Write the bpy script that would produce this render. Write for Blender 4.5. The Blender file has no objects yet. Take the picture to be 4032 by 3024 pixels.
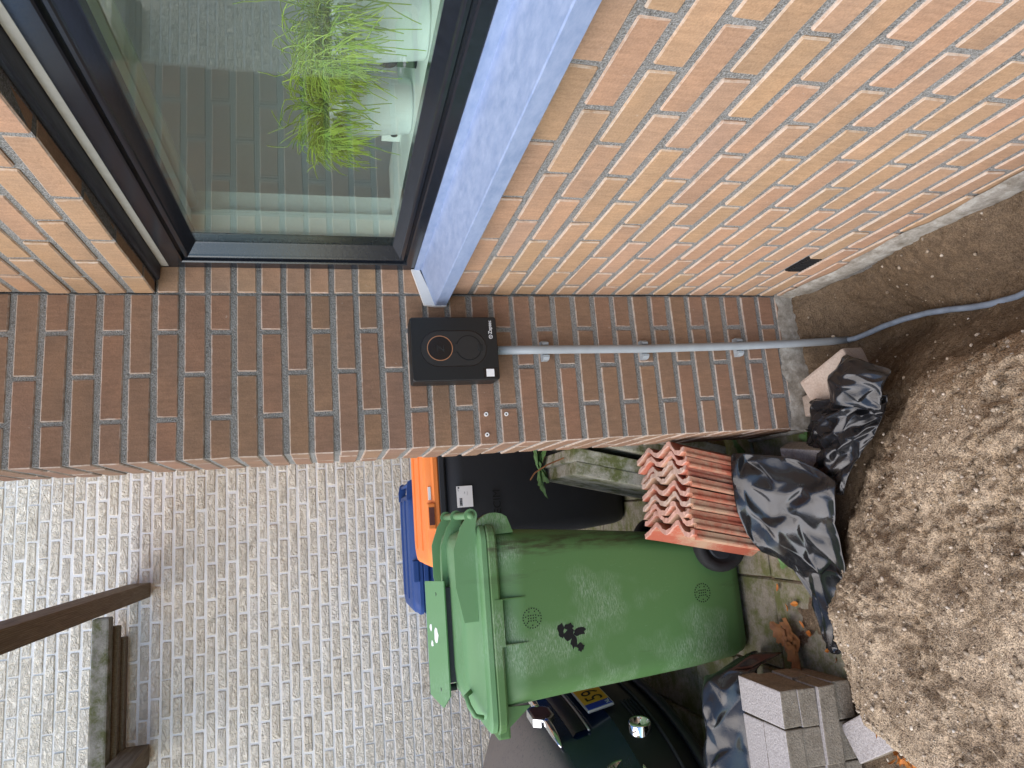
import bpy, bmesh, math, random
import numpy as np
from mathutils import Matrix, Vector, Euler
R_ = random.Random(7)
SC = bpy.context.scene
COL = SC.collection
# ------------------------------------------------------------------ camera
CR = np.array([[-0.0779167, -0.2461080, -0.9661055], [-0.9802942, 0.1953591, 0.0292948], [0.1815278, 0.9493501, -0.2564800]])
CP = np.array([-.6105, -1.8266, 1.4396])
cam_d = bpy.data.cameras.new('camera'); cam = bpy.data.objects.new('camera', cam_d); COL.objects.link(cam)
cam_d.sensor_width = 36; cam_d.lens = 2703.2 / 4032 * 36; cam_d.clip_start = .02; cam_d.clip_end = 500
cam.matrix_world = Matrix(((CR[0][0], -CR[1][0], -CR[2][0], CP[0]), (CR[0][1], -CR[1][1], -CR[2][1], CP[1]),
                           (CR[0][2], -CR[1][2], -CR[2][2], CP[2]), (0, 0, 0, 1)))
SC.camera = cam
# ------------------------------------------------------------------ sky and sun
SUN_EL, SUN_AZ = 46, -108        # degrees; azimuth clockwise from +y (the sun stands over the open side, -x)
w = bpy.data.worlds.new('World'); SC.world = w; w.use_nodes = True
wn = w.node_tree.nodes; wl = w.node_tree.links
sky = wn.new('ShaderNodeTexSky'); sky.sky_type = 'NISHITA'; sky.sun_disc = False
sky.sun_elevation = math.radians(SUN_EL); sky.sun_rotation = math.radians(SUN_AZ % 360)
sky.air_density = 1.0; sky.dust_density = 0.25; sky.ozone_density = 2.5
bg = wn['Background']; bg.inputs['Strength'].default_value = .10
wl.new(sky.outputs[0], bg.inputs[0])
sl = bpy.data.lights.new('sun', 'SUN'); sl.energy = 1.5; sl.angle = math.radians(80); sl.color = (1, .87, .72)
so = bpy.data.objects.new('sun', sl); COL.objects.link(so)
az, el = math.radians(SUN_AZ), math.radians(SUN_EL)
so.rotation_euler = Vector((-math.sin(az) * math.cos(el), -math.cos(az) * math.cos(el), -math.sin(el))).to_track_quat('-Z', 'Y').to_euler()
so.location = (-4, 0, 6)
SC.view_settings.view_transform = 'Standard'; SC.view_settings.look = 'None'
SC.view_settings.exposure = 1.72; SC.view_settings.gamma = 1

SC.cycles.max_bounces = 6; SC.cycles.diffuse_bounces = 3; SC.cycles.glossy_bounces = 3; SC.cycles.transparent_max_bounces = 8; SC.cycles.caustics_reflective = False; SC.cycles.caustics_refractive = False

# ------------------------------------------------------------------ helpers
def proj(p):
    q = CR @ (np.array(p) - CP)
    return q[0] / q[2] * 2703.2 + 2016, q[1] / q[2] * 2703.2 + 1512, q[2]
def tag(o, label=None, cat=None, group=None, kind=None):
    if label: o['label'] = label
    if cat: o['category'] = cat
    if group: o['group'] = group
    if kind: o['kind'] = kind
    return o
def empty(name, loc, label=None, cat=None, group=None, kind=None):
    o = bpy.data.objects.new(name, None); o.location = loc; o.empty_display_size = .05; COL.objects.link(o)
    return tag(o, label, cat, group, kind)
def setpar(o, par):      # parent, keeping world coordinates
    if par is not None:
        o.parent = par; o.matrix_parent_inverse = PINV(par)
def PINV(par):
    m = Matrix.Identity(4); chain = []
    p = par
    while p: chain.append(p); p = p.parent
    for q in reversed(chain): m = m @ q.matrix_parent_inverse @ q.matrix_basis
    return m.inverted()
def link(name, me, m, par=None, smooth=False):
    o = bpy.data.objects.new(name, me); COL.objects.link(o)
    if m is not None:
        me.materials.clear()
        for x in (m if isinstance(m, (list, tuple)) else [m]): me.materials.append(x)
    if smooth: me.polygons.foreach_set('use_smooth', [True] * len(me.polygons))
    setpar(o, par)
    return o
def mk(name, vf, m, par=None, smooth=False, fm=None):
    me = bpy.data.meshes.new(name); me.from_pydata([tuple(v) for v in vf[0]], [], [tuple(f) for f in vf[1]])
    o = link(name, me, m, par, smooth)
    if fm is not None: me.polygons.foreach_set('material_index', fm)
    me.update(); return o
def join(*vfs):
    V, F = [], []
    for v, f in vfs:
        b = len(V); V += list(v); F += [tuple(i + b for i in q) for q in f]
    return V, F
def xf(vf, fn): return [fn(v) for v in vf[0]], vf[1]
def box(x0, x1, y0, y1, z0, z1):
    V = [(x, y, z) for x in (x0, x1) for y in (y0, y1) for z in (z0, z1)]
    return V, [(0, 1, 3, 2), (4, 6, 7, 5), (0, 4, 5, 1), (2, 3, 7, 6), (0, 2, 6, 4), (1, 5, 7, 3)]
def bevbox_me(x0, x1, y0, y1, z0, z1, b, seg=1, jit=0, rnd=None):
    bm = bmesh.new(); V, F = box(x0, x1, y0, y1, z0, z1)
    bv = [bm.verts.new(v) for v in V]
    for f in F: bm.faces.new([bv[i] for i in f])
    bmesh.ops.recalc_face_normals(bm, faces=bm.faces)
    if jit:
        for v in bm.verts: v.co += Vector([(rnd.random() - .5) * 2 * jit for _ in range(3)])
    if b: bmesh.ops.bevel(bm, geom=list(bm.edges), offset=b, segments=seg, profile=.6, affect='EDGES')
    me = bpy.data.meshes.new('box'); bm.to_mesh(me); bm.free(); return me
def bevbox(name, x0, x1, y0, y1, z0, z1, b, m, par=None, seg=2, smooth=False):
    me = bevbox_me(x0, x1, y0, y1, z0, z1, b, seg); me.name = name
    return link(name, me, m, par, smooth)
def tube(pts, r, n=10, cap=True, squash=None):
    pts = [Vector(p) for p in pts]; V, F = [], []
    up = Vector((0, 0, 1)); N = len(pts)
    rr = r if isinstance(r, (list, tuple)) else [r] * N
    prev = None
    for i, p in enumerate(pts):
        t = (pts[min(i + 1, N - 1)] - pts[max(i - 1, 0)]).normalized()
        if prev is None:
            a = t.cross(up if abs(t.z) < .9 else Vector((1, 0, 0))).normalized()
        else: a = (prev - t * prev.dot(t)).normalized()
        prev = a; b = t.cross(a)
        for k in range(n):
            th = 2 * math.pi * k / n
            V.append(p + (a * math.cos(th) + b * math.sin(th)) * rr[i])
    for i in range(N - 1):
        for k in range(n):
            F.append((i * n + k, i * n + (k + 1) % n, (i + 1) * n + (k + 1) % n, (i + 1) * n + k))
    if cap: F.append(tuple(range(n))[::-1]); F.append(tuple(range((N - 1) * n, N * n)))
    return V, F
def lathe(prof, n=24, axis=lambda r, th, h: (r * math.cos(th), r * math.sin(th), h)):
    V, F = [], []
    for r, h in prof:
        for k in range(n): V.append(axis(r, 2 * math.pi * k / n, h))
    for i in range(len(prof) - 1):
        for k in range(n): F.append((i * n + k, i * n + (k + 1) % n, (i + 1) * n + (k + 1) % n, (i + 1) * n + k))
    return V, F
def loft(loops, cap0=True, cap1=True):
    n = len(loops[0]); V = [p for L in loops for p in L]; F = []
    for i in range(len(loops) - 1):
        for k in range(n): F.append((i * n + k, i * n + (k + 1) % n, (i + 1) * n + (k + 1) % n, (i + 1) * n + k))
    if cap0: F.append(tuple(range(n))[::-1])
    if cap1: F.append(tuple(range((len(loops) - 1) * n, len(loops) * n)))
    return V, F
def prism(poly, h0, h1, fn):
    n = len(poly); V = [fn(a, b, h0) for a, b in poly] + [fn(a, b, h1) for a, b in poly]
    F = [tuple(range(n))[::-1], tuple(range(n, 2 * n))] + [(i, (i + 1) % n, n + (i + 1) % n, n + i) for i in range(n)]
    return V, F
def fixn(o):
    bm = bmesh.new(); bm.from_mesh(o.data); bmesh.ops.recalc_face_normals(bm, faces=bm.faces); bm.to_mesh(o.data); bm.free(); return o
def text_mesh(s, size, extrude=0):
    c = bpy.data.curves.new('txt', 'FONT'); c.body = s; c.size = size; c.extrude = extrude; c.resolution_u = 3
    o = bpy.data.objects.new('txt', c); COL.objects.link(o)
    bpy.context.view_layer.update()
    me = bpy.data.meshes.new_from_object(o.evaluated_get(bpy.context.evaluated_depsgraph_get()))
    bpy.data.objects.remove(o); return me
def smoothstep(a, b, x):
    t = np.clip((x - a) / (b - a), 0, 1); return t * t * (3 - 2 * t)
# numpy value noise
_PT = np.random.RandomState(3).rand(256, 256)
def vnoise(x, y):
    xi = np.floor(x).astype(int); yi = np.floor(y).astype(int); fx = x - xi; fy = y - yi
    fx = fx * fx * (3 - 2 * fx); fy = fy * fy * (3 - 2 * fy)
    g = lambda a, b: _PT[a % 256, b % 256]
    return (g(xi, yi) * (1 - fx) + g(xi + 1, yi) * fx) * (1 - fy) + (g(xi, yi + 1) * (1 - fx) + g(xi + 1, yi + 1) * fx) * fy
def fbm(x, y, o=4, s=1.0):
    t = 0; a = 1; n = 0
    for i in range(o):
        t = t + a * (vnoise(x * s + 17.3 * i, y * s + 5.1 * i) - .5); n += a; a *= .5; s *= 2.1
    return t / n * 2

# ------------------------------------------------------------------ materials
class NT:
    def __init__(s, name):
        s.m = bpy.data.materials.new(name); s.m.use_nodes = True; s.t = s.m.node_tree
        s.b = s.t.nodes['Principled BSDF']; s.out = s.t.nodes['Material Output']
    def n(s, typ, ins=None, **kw):
        nd = s.t.nodes.new('ShaderNode' + typ)
        for k, v in kw.items(): setattr(nd, k, v)
        for k, v in (ins or {}).items(): s.set(nd.inputs[k], v)
        return nd
    def set(s, sock, v):
        if isinstance(v, bpy.types.NodeSocket): s.t.links.new(v, sock)
        elif isinstance(v, bpy.types.Node): s.t.links.new(v.outputs[0], sock)
        else:
            if isinstance(v, tuple) and len(v) == 3 and sock.type == 'RGBA': v = v + (1,)
            sock.default_value = v
    def P(s, **kw):
        for k, v in kw.items(): s.set(s.b.inputs[{'col': 'Base Color', 'rough': 'Roughness', 'metal': 'Metallic', 'spec': 'Specular IOR Level', 'nor': 'Normal', 'trans': 'Transmission Weight', 'coat': 'Coat Weight', 'coatr': 'Coat Roughness', 'sss': 'Subsurface Weight', 'alpha': 'Alpha', 'sheen': 'Sheen Weight'}[k]], v)
        return s.m
    def coord(s, kind='Object'): return s.n('TexCoord').outputs[kind]
    def rnd(s):
        return s.n('Math', {0: s.n('ObjectInfo').outputs['Random'], 1: s.n('NewGeometry').outputs['Random Per Island']}, operation='ADD').outputs[0]
    def off(s, vec=None, k=37.0):     # coordinates shifted per object, so copies differ
        r = s.n('Math', {0: s.n('ObjectInfo').outputs['Random'], 1: k}, operation='MULTIPLY')
        return s.n('VectorMath', {0: vec or s.coord(), 1: r.outputs[0]}, operation='ADD').outputs[0]
    def noise(s, scale, vec=None, detail=3, rough=.6, dist=0):
        d = {'Scale': scale, 'Detail': detail, 'Roughness': rough, 'Distortion': dist}
        if vec is not None: d['Vector'] = vec
        return s.n('TexNoise', d).outputs['Fac']
    def ramp(s, fac, stops, interp='LINEAR'):
        nd = s.n('ValToRGB', {'Fac': fac}); cr = nd.color_ramp; cr.interpolation = interp
        while len(cr.elements) < len(stops): cr.elements.new(.5)
        for e, (p, c) in zip(cr.elements, stops):
            e.position = p; e.color = (c, c, c, 1) if isinstance(c, (int, float)) else tuple(c) + (1,)
        return nd.outputs[0]
    def mix(s, f, a, b, mode='MIX'):
        nd = s.n('Mix', data_type='RGBA', blend_type=mode)
        s.set(nd.inputs[0], f); s.set(nd.inputs[6], a); s.set(nd.inputs[7], b); return nd.outputs[2]
    def math(s, op, a, b=0.0, clamp=False):
        nd = s.n('Math', {0: a, 1: b}, operation=op); nd.use_clamp = clamp; return nd.outputs[0]
    def bump(s, h, strength=.5, dist=.01, nor=None):
        d = {'Height': h, 'Strength': strength, 'Distance': dist}
        if nor is not None: d['Normal'] = nor
        return s.n('Bump', d).outputs[0]
    def sep(s, v): return s.n('SeparateXYZ', {0: v}).outputs
    def mapping(s, v, scale): return s.n('Mapping', {'Vector': v, 'Scale': scale}).outputs[0]

def brick_mat(name, tones, lime=.4, edge=True, wear=(.66, .62, .55)):
    t = NT(name); r = t.math('FRACT', t.math('MULTIPLY', t.rnd(), 7.31)); v = t.off()
    base = t.ramp(r, tones)
    n1 = t.noise(9, v, 3); n2 = t.noise(260, v, 2, .7)
    strk = t.noise(20, t.mapping(v, (7, 7, 1.2)), 2)
    c = t.mix(.45, base, t.ramp(n1, [(.3, (.45, .45, .45)), (.7, (.75, .68, .6))]), 'OVERLAY')
    c = t.mix(.35, c, t.ramp(strk, [(.3, (.38, .36, .34)), (.72, (.68, .66, .64))]), 'OVERLAY')
    c = t.mix(.3, c, t.ramp(n2, [(.35, (.35, .35, .35)), (.65, (.66, .66, .66))]), 'OVERLAY')
    spl = t.ramp(t.noise(38, v, 4, .75), [(.69, 0), (.76, 1)])
    c = t.mix(t.math('MULTIPLY', spl, .45), c, wear)
    if edge:
        g = t.sep(t.coord('Generated')); nn = t.sep(t.coord('Normal'))
        ex = t.math('MULTIPLY', t.math('SUBTRACT', .5, t.math('ABSOLUTE', t.math('SUBTRACT', g[0], .5))), .20)
        ez = t.math('MULTIPLY', t.math('SUBTRACT', .5, t.math('ABSOLUTE', t.math('SUBTRACT', g[2], .5))), .05)
        ey = t.math('MULTIPLY', t.math('SUBTRACT', .5, t.math('ABSOLUTE', t.math('SUBTRACT', g[1], .5))), .10)
        far = lambda e, i: t.math('ADD', e, t.math('GREATER_THAN', t.math('ABSOLUTE', nn[i]), .85))
        d = t.math('MINIMUM', t.math('MINIMUM', far(ex, 0), far(ez, 2)), far(ey, 1))
        d = t.math('ADD', d, t.math('MULTIPLY', t.math('SUBTRACT', t.noise(60, v, 3, .7), .5), .010))
        lm = t.ramp(d, [(.0008, 1), (.0032, 0)])
        c = t.mix(t.math('MULTIPLY', lm, lime), c, wear)
    up = t.sep(t.n('NewGeometry').outputs['True Normal'])[2]
    c = t.mix(t.math('MULTIPLY', t.ramp(up, [(.80, 0), (.9, 1)]), .45), c, (.66, .63, .57))      # pale ledge tops: lime, plus caught sky light put into the colour
    h = t.math('ADD', t.math('MULTIPLY', n2, .6), t.math('MULTIPLY', t.noise(70, v, 2), .6))
    return t.P(col=c, rough=.86, spec=.25, nor=t.bump(h, .35, .003))
M = {}
M['brick'] = brick_mat('house_brick', [(0, (.345, .215, .142)), (.3, (.325, .212, .138)), (.55, (.32, .214, .130)), (.75, (.34, .228, .138)), (1, (.335, .220, .155))])
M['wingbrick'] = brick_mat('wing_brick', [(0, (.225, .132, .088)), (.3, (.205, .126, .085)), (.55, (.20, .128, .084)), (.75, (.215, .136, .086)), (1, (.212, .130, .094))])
def mortar_mat(name, a, b, c2, bs=.8, dk=(.10, .095, .085)):
    t = NT(name); v = t.coord(); n = t.noise(300, v, 2, .75); n2 = t.noise(18, v, 3); n3 = t.noise(170, v, 2, .7)
    c = t.mix(t.ramp(n2, [(.35, 0), (.7, 1)]), a, b)
    c = t.mix(t.ramp(n, [(.42, .0), (.66, .9)]), c, c2)
    c = t.mix(t.ramp(n3, [(.30, .75), (.42, 0)]), c, dk)
    return t.P(col=c, rough=.95, spec=.15, nor=t.bump(t.math('ADD', n, t.math('MULTIPLY', n3, 1.2)), bs, .004))
M['mortar'] = mortar_mat('grey_mortar', (.15, .145, .13), (.22, .213, .195), (.36, .355, .34))
M['wmortar'] = mortar_mat('white_mortar', (.74, .73, .70), (.82, .81, .79), (.88, .87, .85), .35, (.66, .64, .60))
def white_brick():
    t = NT('cream_brick'); r = t.math('FRACT', t.math('MULTIPLY', t.rnd(), 5.3)); v = t.off()
    base = t.ramp(r, [(0, (.84, .76, .62)), (.4, (.90, .83, .70)), (.75, (.78, .70, .57)), (1, (.90, .84, .73))])
    wr = t.noise(22, t.mapping(v, (1, 1, 1.5)), 4, .7, 1.4)
    st = t.noise(11, v, 4, .7, .8)
    c = t.mix(.55, base, t.ramp(wr, [(.25, (.40, .38, .35)), (.45, (.56, .55, .53)), (.8, (.64, .63, .61))]), 'OVERLAY')
    c = t.mix(t.ramp(st, [(.56, 0), (.76, .6)]), c, (.27, .23, .17))
    return t.P(col=c, rough=.92, spec=.15, nor=t.bump(wr, 1.0, .035))
M['wbrick'] = white_brick()
def simple(name, col, rough=.5, spec=.5, metal=0, nscale=0, var=.25, bump=0, bscale=200, **kw):
    t = NT(name); c = col
    if nscale:
        n = t.noise(nscale, t.off(), 5, .65)
        c = t.mix(var, col, t.ramp(n, [(.3, (.25, .25, .25)), (.7, (.75, .75, .75))]), 'OVERLAY')
    d = dict(col=c, rough=rough, spec=spec, metal=metal); d.update(kw)
    if bump: d['nor'] = t.bump(t.noise(bscale, t.off(), 4, .7), bump, .003)
    return t.P(**d)
M['frame'] = simple('dark_blue_black_paint', (.012, .015, .021), .17, .6, nscale=60, var=.4, bump=.05, bscale=90)
M['whitepaint'] = simple('white_interior_paint', (.84, .86, .83), .45, .4, nscale=6, var=.08)
M['seal'] = simple('pale_sealant', (.55, .52, .46), .7, .3, nscale=30, var=.2)
def steel_mat():
    t = NT('weathered_lintel_paint'); v = t.coord()
    n = t.noise(45, t.mapping(v, (1, .12, 1)), 6, .7)
    c = t.ramp(n, [(.42, (.012, .015, .024)), (.62, (.04, .045, .06)), (.74, (.20, .21, .23))])
    return t.P(col=c, rough=.55, nor=t.bump(n, .3, .002))
M['steel'] = steel_mat()
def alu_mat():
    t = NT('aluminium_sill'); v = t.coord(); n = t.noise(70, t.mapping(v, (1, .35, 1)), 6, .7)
    return t.P(col=t.ramp(n, [(.3, (.27, .36, .56)), (.75, (.42, .50, .68))]), metal=.45, rough=t.ramp(n, [(.3, .42), (.8, .55)]))  # blue sky sheen is put into the metal's base colour
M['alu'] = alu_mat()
M['alucap'] = simple('white_plastic_cap', (.72, .72, .70), .45, .4, nscale=40, var=.15)
def glass_mat():
    t = NT('window_glass'); t.t.nodes.remove(t.b)
    ge = t.n('NewGeometry').outputs
    c = t.math('ABSOLUTE', t.n('VectorMath', {0: ge['Incoming'], 1: ge['Normal']}, operation='DOT_PRODUCT').outputs['Value'])
    fr = t.math('ADD', .043, t.math('MULTIPLY', .957, t.math('POWER', t.math('SUBTRACT', 1.0, c), 5.0)))
    fac = t.math('DIVIDE', t.math('MULTIPLY', fr, 2.0), t.math('ADD', 1.0, fr))
    tr = t.n('BsdfTransparent', {'Color': (.90, .96, .93, 1)}); gl = t.n('BsdfGlossy', {'Color': (.95, .98, .96, 1), 'Roughness': 0.0})
    mx = t.n('MixShader', {0: fac, 1: tr.outputs[0], 2: gl.outputs[0]})
    t.t.links.new(mx.outputs[0], t.out.inputs[0]); return t.m
M['glass'] = glass_mat()
M['room'] = simple('room_plaster', (.78, .76, .72), .9, .1, nscale=3, var=.1)
M['roomfloor'] = simple('room_floor', (.36, .29, .22), .5, .3, nscale=5, var=.3)
def soil_mat():
    t = NT('sandy_soil'); v = t.coord()
    a = t.noise(5, v, 4, .65); b = t.noise(45, v, 4, .75); c3 = t.noise(300, v, 2, .8)
    c = t.ramp(a, [(.3, (.29, .222, .155)), (.5, (.41, .325, .235)), (.72, (.52, .425, .315))])
    c = t.mix(.55, c, t.ramp(b, [(.3, (.25, .24, .23)), (.7, (.72, .70, .66))]), 'OVERLAY')
    c = t.mix(.85, c, t.ramp(c3, [(.36, (.14, .13, .12)), (.5, (.5, .5, .5)), (.64, (.86, .84, .8))]), 'OVERLAY')
    # darker earth low down, in the trench along the wall
    p = t.sep(v); lowdark = t.math('MULTIPLY', t.ramp(t.math('ADD', p[2], t.math('MULTIPLY', t.math('SUBTRACT', b, .5), .06)), [(.0, 1), (.04, 0)]), .8)
    c = t.mix(lowdark, c, t.mix(.6, (.10, .068, .042), t.ramp(b, [(.3, (.2, .2, .2)), (.7, (.75, .72, .66))]), 'OVERLAY'))
    h = t.math('ADD', t.math('MULTIPLY', b, 1.0), t.math('MULTIPLY', c3, .5))
    return t.P(col=c, rough=.97, spec=.1, nor=t.bump(h, .9, .012))
M['soil'] = soil_mat()
def clod_mat():
    t = NT('dry_soil_clods'); r = t.n('NewGeometry').outputs['Random Per Island']; n = t.noise(220, t.coord(), 2, .7)
    c = t.ramp(r, [(0, (.20, .155, .11)), (.5, (.34, .28, .21)), (.9, (.44, .37, .29)), (1, (.52, .46, .38))])
    return t.P(col=t.mix(.6, c, t.ramp(n, [(.35, (.2, .2, .2)), (.65, (.8, .8, .8))]), 'OVERLAY'), rough=.97, spec=.1, nor=t.bump(n, .6, .003))
M['clod'] = clod_mat()
M['pebble'] = simple('pale_gravel', (.50, .46, .40), .8, .3, nscale=60, var=.4)
def conc_mat(name, c0, c1, moss=0.0, mosscol=(.07, .10, .015), speck=.4, bump=.5):
    t = NT(name); v = t.off(); a = t.noise(14, v, 5, .65); b = t.noise(190, v, 4, .8)
    c = t.mix(t.ramp(a, [(.3, 0), (.7, 1)]), c0, c1)
    c = t.mix(speck, c, t.ramp(b, [(.3, (.22, .22, .22)), (.7, (.8, .8, .8))]), 'OVERLAY')
    if moss:
        mn = t.math('ADD', t.noise(10, v, 7, .7), t.math('MULTIPLY', t.noise(90, v, 4), .25))
        c = t.mix(t.ramp(mn, [(.62 - .25 * moss, 0), (.80 - .25 * moss, .9)]), c, mosscol)
    return t.P(col=c, rough=.93, spec=.15, nor=t.bump(t.math('ADD', b, a), bump, .004))
M['slab'] = conc_mat('mossy_concrete', (.32, .30, .24), (.44, .42, .34), .22, (.10, .115, .025))
M['pave'] = conc_mat('dirty_paving', (.20, .18, .14), (.30, .27, .22), .30, (.11, .12, .04))
def paver_mat():
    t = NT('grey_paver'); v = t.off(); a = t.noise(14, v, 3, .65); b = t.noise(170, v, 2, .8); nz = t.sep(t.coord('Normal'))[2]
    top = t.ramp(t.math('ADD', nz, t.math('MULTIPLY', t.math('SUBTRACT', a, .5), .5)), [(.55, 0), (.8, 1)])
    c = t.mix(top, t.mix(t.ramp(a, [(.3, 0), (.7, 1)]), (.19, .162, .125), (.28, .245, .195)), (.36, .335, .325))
    c = t.mix(.35, c, t.ramp(b, [(.35, (.2, .2, .2)), (.65, (.8, .8, .8))]), 'OVERLAY')
    return t.P(col=c, rough=.93, spec=.15, nor=t.bump(t.math('ADD', b, a), .8, .004))
M['paver'] = paver_mat()
M['chunk'] = conc_mat('pinkish_block', (.34, .27, .22), (.42, .36, .31), 0, speck=.4)
M['bluestone'] = conc_mat('grey_stone', (.25, .23, .23), (.33, .31, .31), 0, speck=.3)
def smear_mat():
    t = NT('cement_smear'); v = t.coord(); n = t.noise(16, v, 7, .75)
    c = t.ramp(n, [(.32, (.14, .12, .09)), (.5, (.30, .28, .24)), (.7, (.52, .51, .46))])
    return t.P(col=c, rough=.95, spec=.1, nor=t.bump(n, .8, .008))
M['smear'] = smear_mat()
def plastic_black():
    t = NT('black_polythene'); v = t.coord(); n = t.noise(26, v, 5, .65); m2 = t.noise(7, v, 5)
    c = t.mix(t.ramp(m2, [(.55, 0), (.8, .35)]), (.010, .0105, .012), (.16, .13, .10))
    return t.P(col=c, rough=t.ramp(n, [(.3, .16), (.75, .30)]), spec=.6, nor=t.bump(n, .08, .008))
M['poly'] = plastic_black()
def bin_mat(name, col, scuff, wear=.5, dirt=.5, band=False):
    t = NT(name); v = t.coord()
    n = t.noise(5.5, v, 2, .5); fine = t.noise(60, t.mapping(v, (1, 1, 9)), 3, .75, .5)
    scr = t.noise(26, t.mapping(v, (14, 1, 1.0)), 3, .8, .3)
    k = t.math('MULTIPLY', t.ramp(n, [(.52, 0), (.66, 1)]), t.ramp(fine, [(.45, 0), (.75, 1)]))
    k = t.math('MAXIMUM', k, t.math('MULTIPLY', t.ramp(scr, [(.68, 0), (.74, 1)]), .5))
    c = t.mix(t.math('MULTIPLY', k, wear), col, scuff)
    dn = t.noise(3.2, t.mapping(v, (3.5, 1, .6)), 6, .7)
    c = t.mix(t.math('MULTIPLY', t.ramp(dn, [(.60, 0), (.78, 1)]), dirt), c, (.035, .026, .012))
    if band:      # brown rubbed-in dirt down the back corner
        p = t.sep(v); q = t.math('ADD', p[0], t.math('MULTIPLY', t.math('SUBTRACT', dn, .5), .08))
        bnd = t.math('MULTIPLY', t.ramp(t.math('ADD', q, 1.0), [(.235, 0), (.262, 1), (.288, 1), (.305, 0)]), t.ramp(t.noise(14, t.mapping(v, (6, 1, 1)), 3), [(.38, 0), (.6, .75)]))
        c = t.mix(bnd, c, (.040, .034, .014))
    return t.P(col=c, rough=t.ramp(fine, [(.3, .46), (.7, .62)]), spec=.45, nor=t.bump(fine, .06, .003))
M['green'] = bin_mat('green_bin_plastic', (.078, .170, .052), (.36, .43, .33), .9, .55, True)
M['greenlid'] = bin_mat('green_lid_plastic', (.115, .25, .105), (.36, .48, .38), .35, .25)
M['orange'] = bin_mat('orange_lid_plastic', (.78, .22, .045), (.85, .45, .25), .25, .15)
M['blue'] = bin_mat('blue_bin_plastic', (.010, .050, .20), (.08, .15, .34), .3, .1)
M['blackbin'] = bin_mat('black_bin_plastic', (.017, .019, .023), (.06, .065, .07), .6, .0)
M['rubber'] = simple('black_rubber', (.018, .018, .018), .75, .3, nscale=40, var=.4, bump=.3)
M['steelrod'] = simple('galvanised_rod', (.45, .47, .47), .4, metal=.7)
M['whitesticker'] = simple('white_sticker', (.78, .78, .78), .5, .4, nscale=50, var=.12)
M['ink'] = simple('black_ink', (.005, .005, .005), .6, .3)
def tile_mat():
    t = NT('terracotta_tile'); v = t.off(); r = t.n('ObjectInfo').outputs['Random']
    n = t.noise(7, v, 6, .7); f = t.noise(120, v, 5, .8)
    base = t.ramp(r, [(0, (.40, .100, .058)), (.5, (.44, .125, .072)), (1, (.40, .13, .085))])
    z = t.sep(t.coord())[2]
    dust = t.math('MULTIPLY', t.ramp(t.math('ADD', t.math('MULTIPLY', n, 1.0), t.math('MULTIPLY', f, .25)), [(.55, 0), (.72, 1)]), .75)
    c = t.mix(dust, base, (.46, .34, .22))
    endm = t.math('ADD', t.math('SUBTRACT', z, .408), t.math('MULTIPLY', t.math('SUBTRACT', f, .5), .012))
    e = t.ramp(endm, [(.0, 0), (.006, 1)])
    endc = t.mix(t.ramp(r, [(.2, 0), (.8, 1)]), (.62, .37, .30), (.52, .42, .35))
    c = t.mix(t.math('MULTIPLY', e, .85), c, endc)
    return t.P(col=c, rough=.85, spec=.25, nor=t.bump(f, .4, .003))
M['tile'] = tile_mat()
def wood_mat():
    t = NT('weathered_timber'); v = t.off(); g = t.noise(11, t.mapping(v, (9, .6, 9)), 5, .6, .8)
    wv = t.n('TexWave', {'Vector': t.mapping(v, (1, .08, 1)), 'Scale': 45.0, 'Distortion': 6.0, 'Detail': 3.0}).outputs['Fac']
    c = t.mix(t.math('MULTIPLY', wv, .6), t.ramp(g, [(.3, (.13, .10, .068)), (.7, (.24, .195, .14))]), (.085, .063, .042))
    return t.P(col=c, rough=.85, spec=.2, nor=t.bump(wv, .3, .004))
M['wood'] = wood_mat()
M['woodmoss'] = conc_mat('mossy_timber', (.15, .14, .115), (.26, .245, .21), .12, (.08, .085, .03), .4)
M['charger'] = simple('black_charger_shell', (.009, .0095, .010), .42, .4, bump=.12, bscale=900)
M['chargerpanel'] = simple('black_charger_panel', (.016, .0165, .017), .38, .45)
M['chargergloss'] = simple('black_gloss', (.004, .004, .005), .25, .5)
M['copper'] = simple('copper_ring', (.62, .33, .19), .32, metal=.9)
M['printwhite'] = simple('white_print', (.85, .85, .85), .5, .3)
M['conduit'] = simple('grey_pvc', (.30, .33, .345), .42, .45, nscale=25, var=.15)
M['cable'] = simple('dusty_grey_cable', (.20, .25, .32), .5, .4, nscale=18, var=.6)
M['vent'] = simple('black_vent_plastic', (.008, .008, .009), .5, .4)
M['plug'] = simple('white_plug', (.75, .75, .73), .5)
def leaf_mat(name, a, b, rough=.6):
    t = NT(name); v = t.off(); c = t.mix(t.ramp(t.noise(30, v, 4), [(.35, 0), (.65, 1)]), a, b)
    c = t.mix(.35, c, t.ramp(t.math('FRACT', t.math('MULTIPLY', t.rnd(), 3.7)), [(0, (.35, .35, .3)), (1, (.7, .68, .6))]), 'OVERLAY')
    return t.P(col=c, rough=rough, spec=.3)
M['leafo'] = leaf_mat('orange_dead_leaf', (.50, .20, .04), (.36, .11, .025))
M['leafb'] = leaf_mat('brown_dead_leaf', (.26, .115, .045), (.15, .06, .025))
M['weed'] = leaf_mat('green_weed', (.075, .16, .045), (.13, .24, .09))
M['rhip'] = leaf_mat('green_stems', (.24, .36, .035), (.38, .47, .06), .45)
M['pot'] = simple('white_glazed_pot', (.80, .82, .80), .25, .5)
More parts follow.
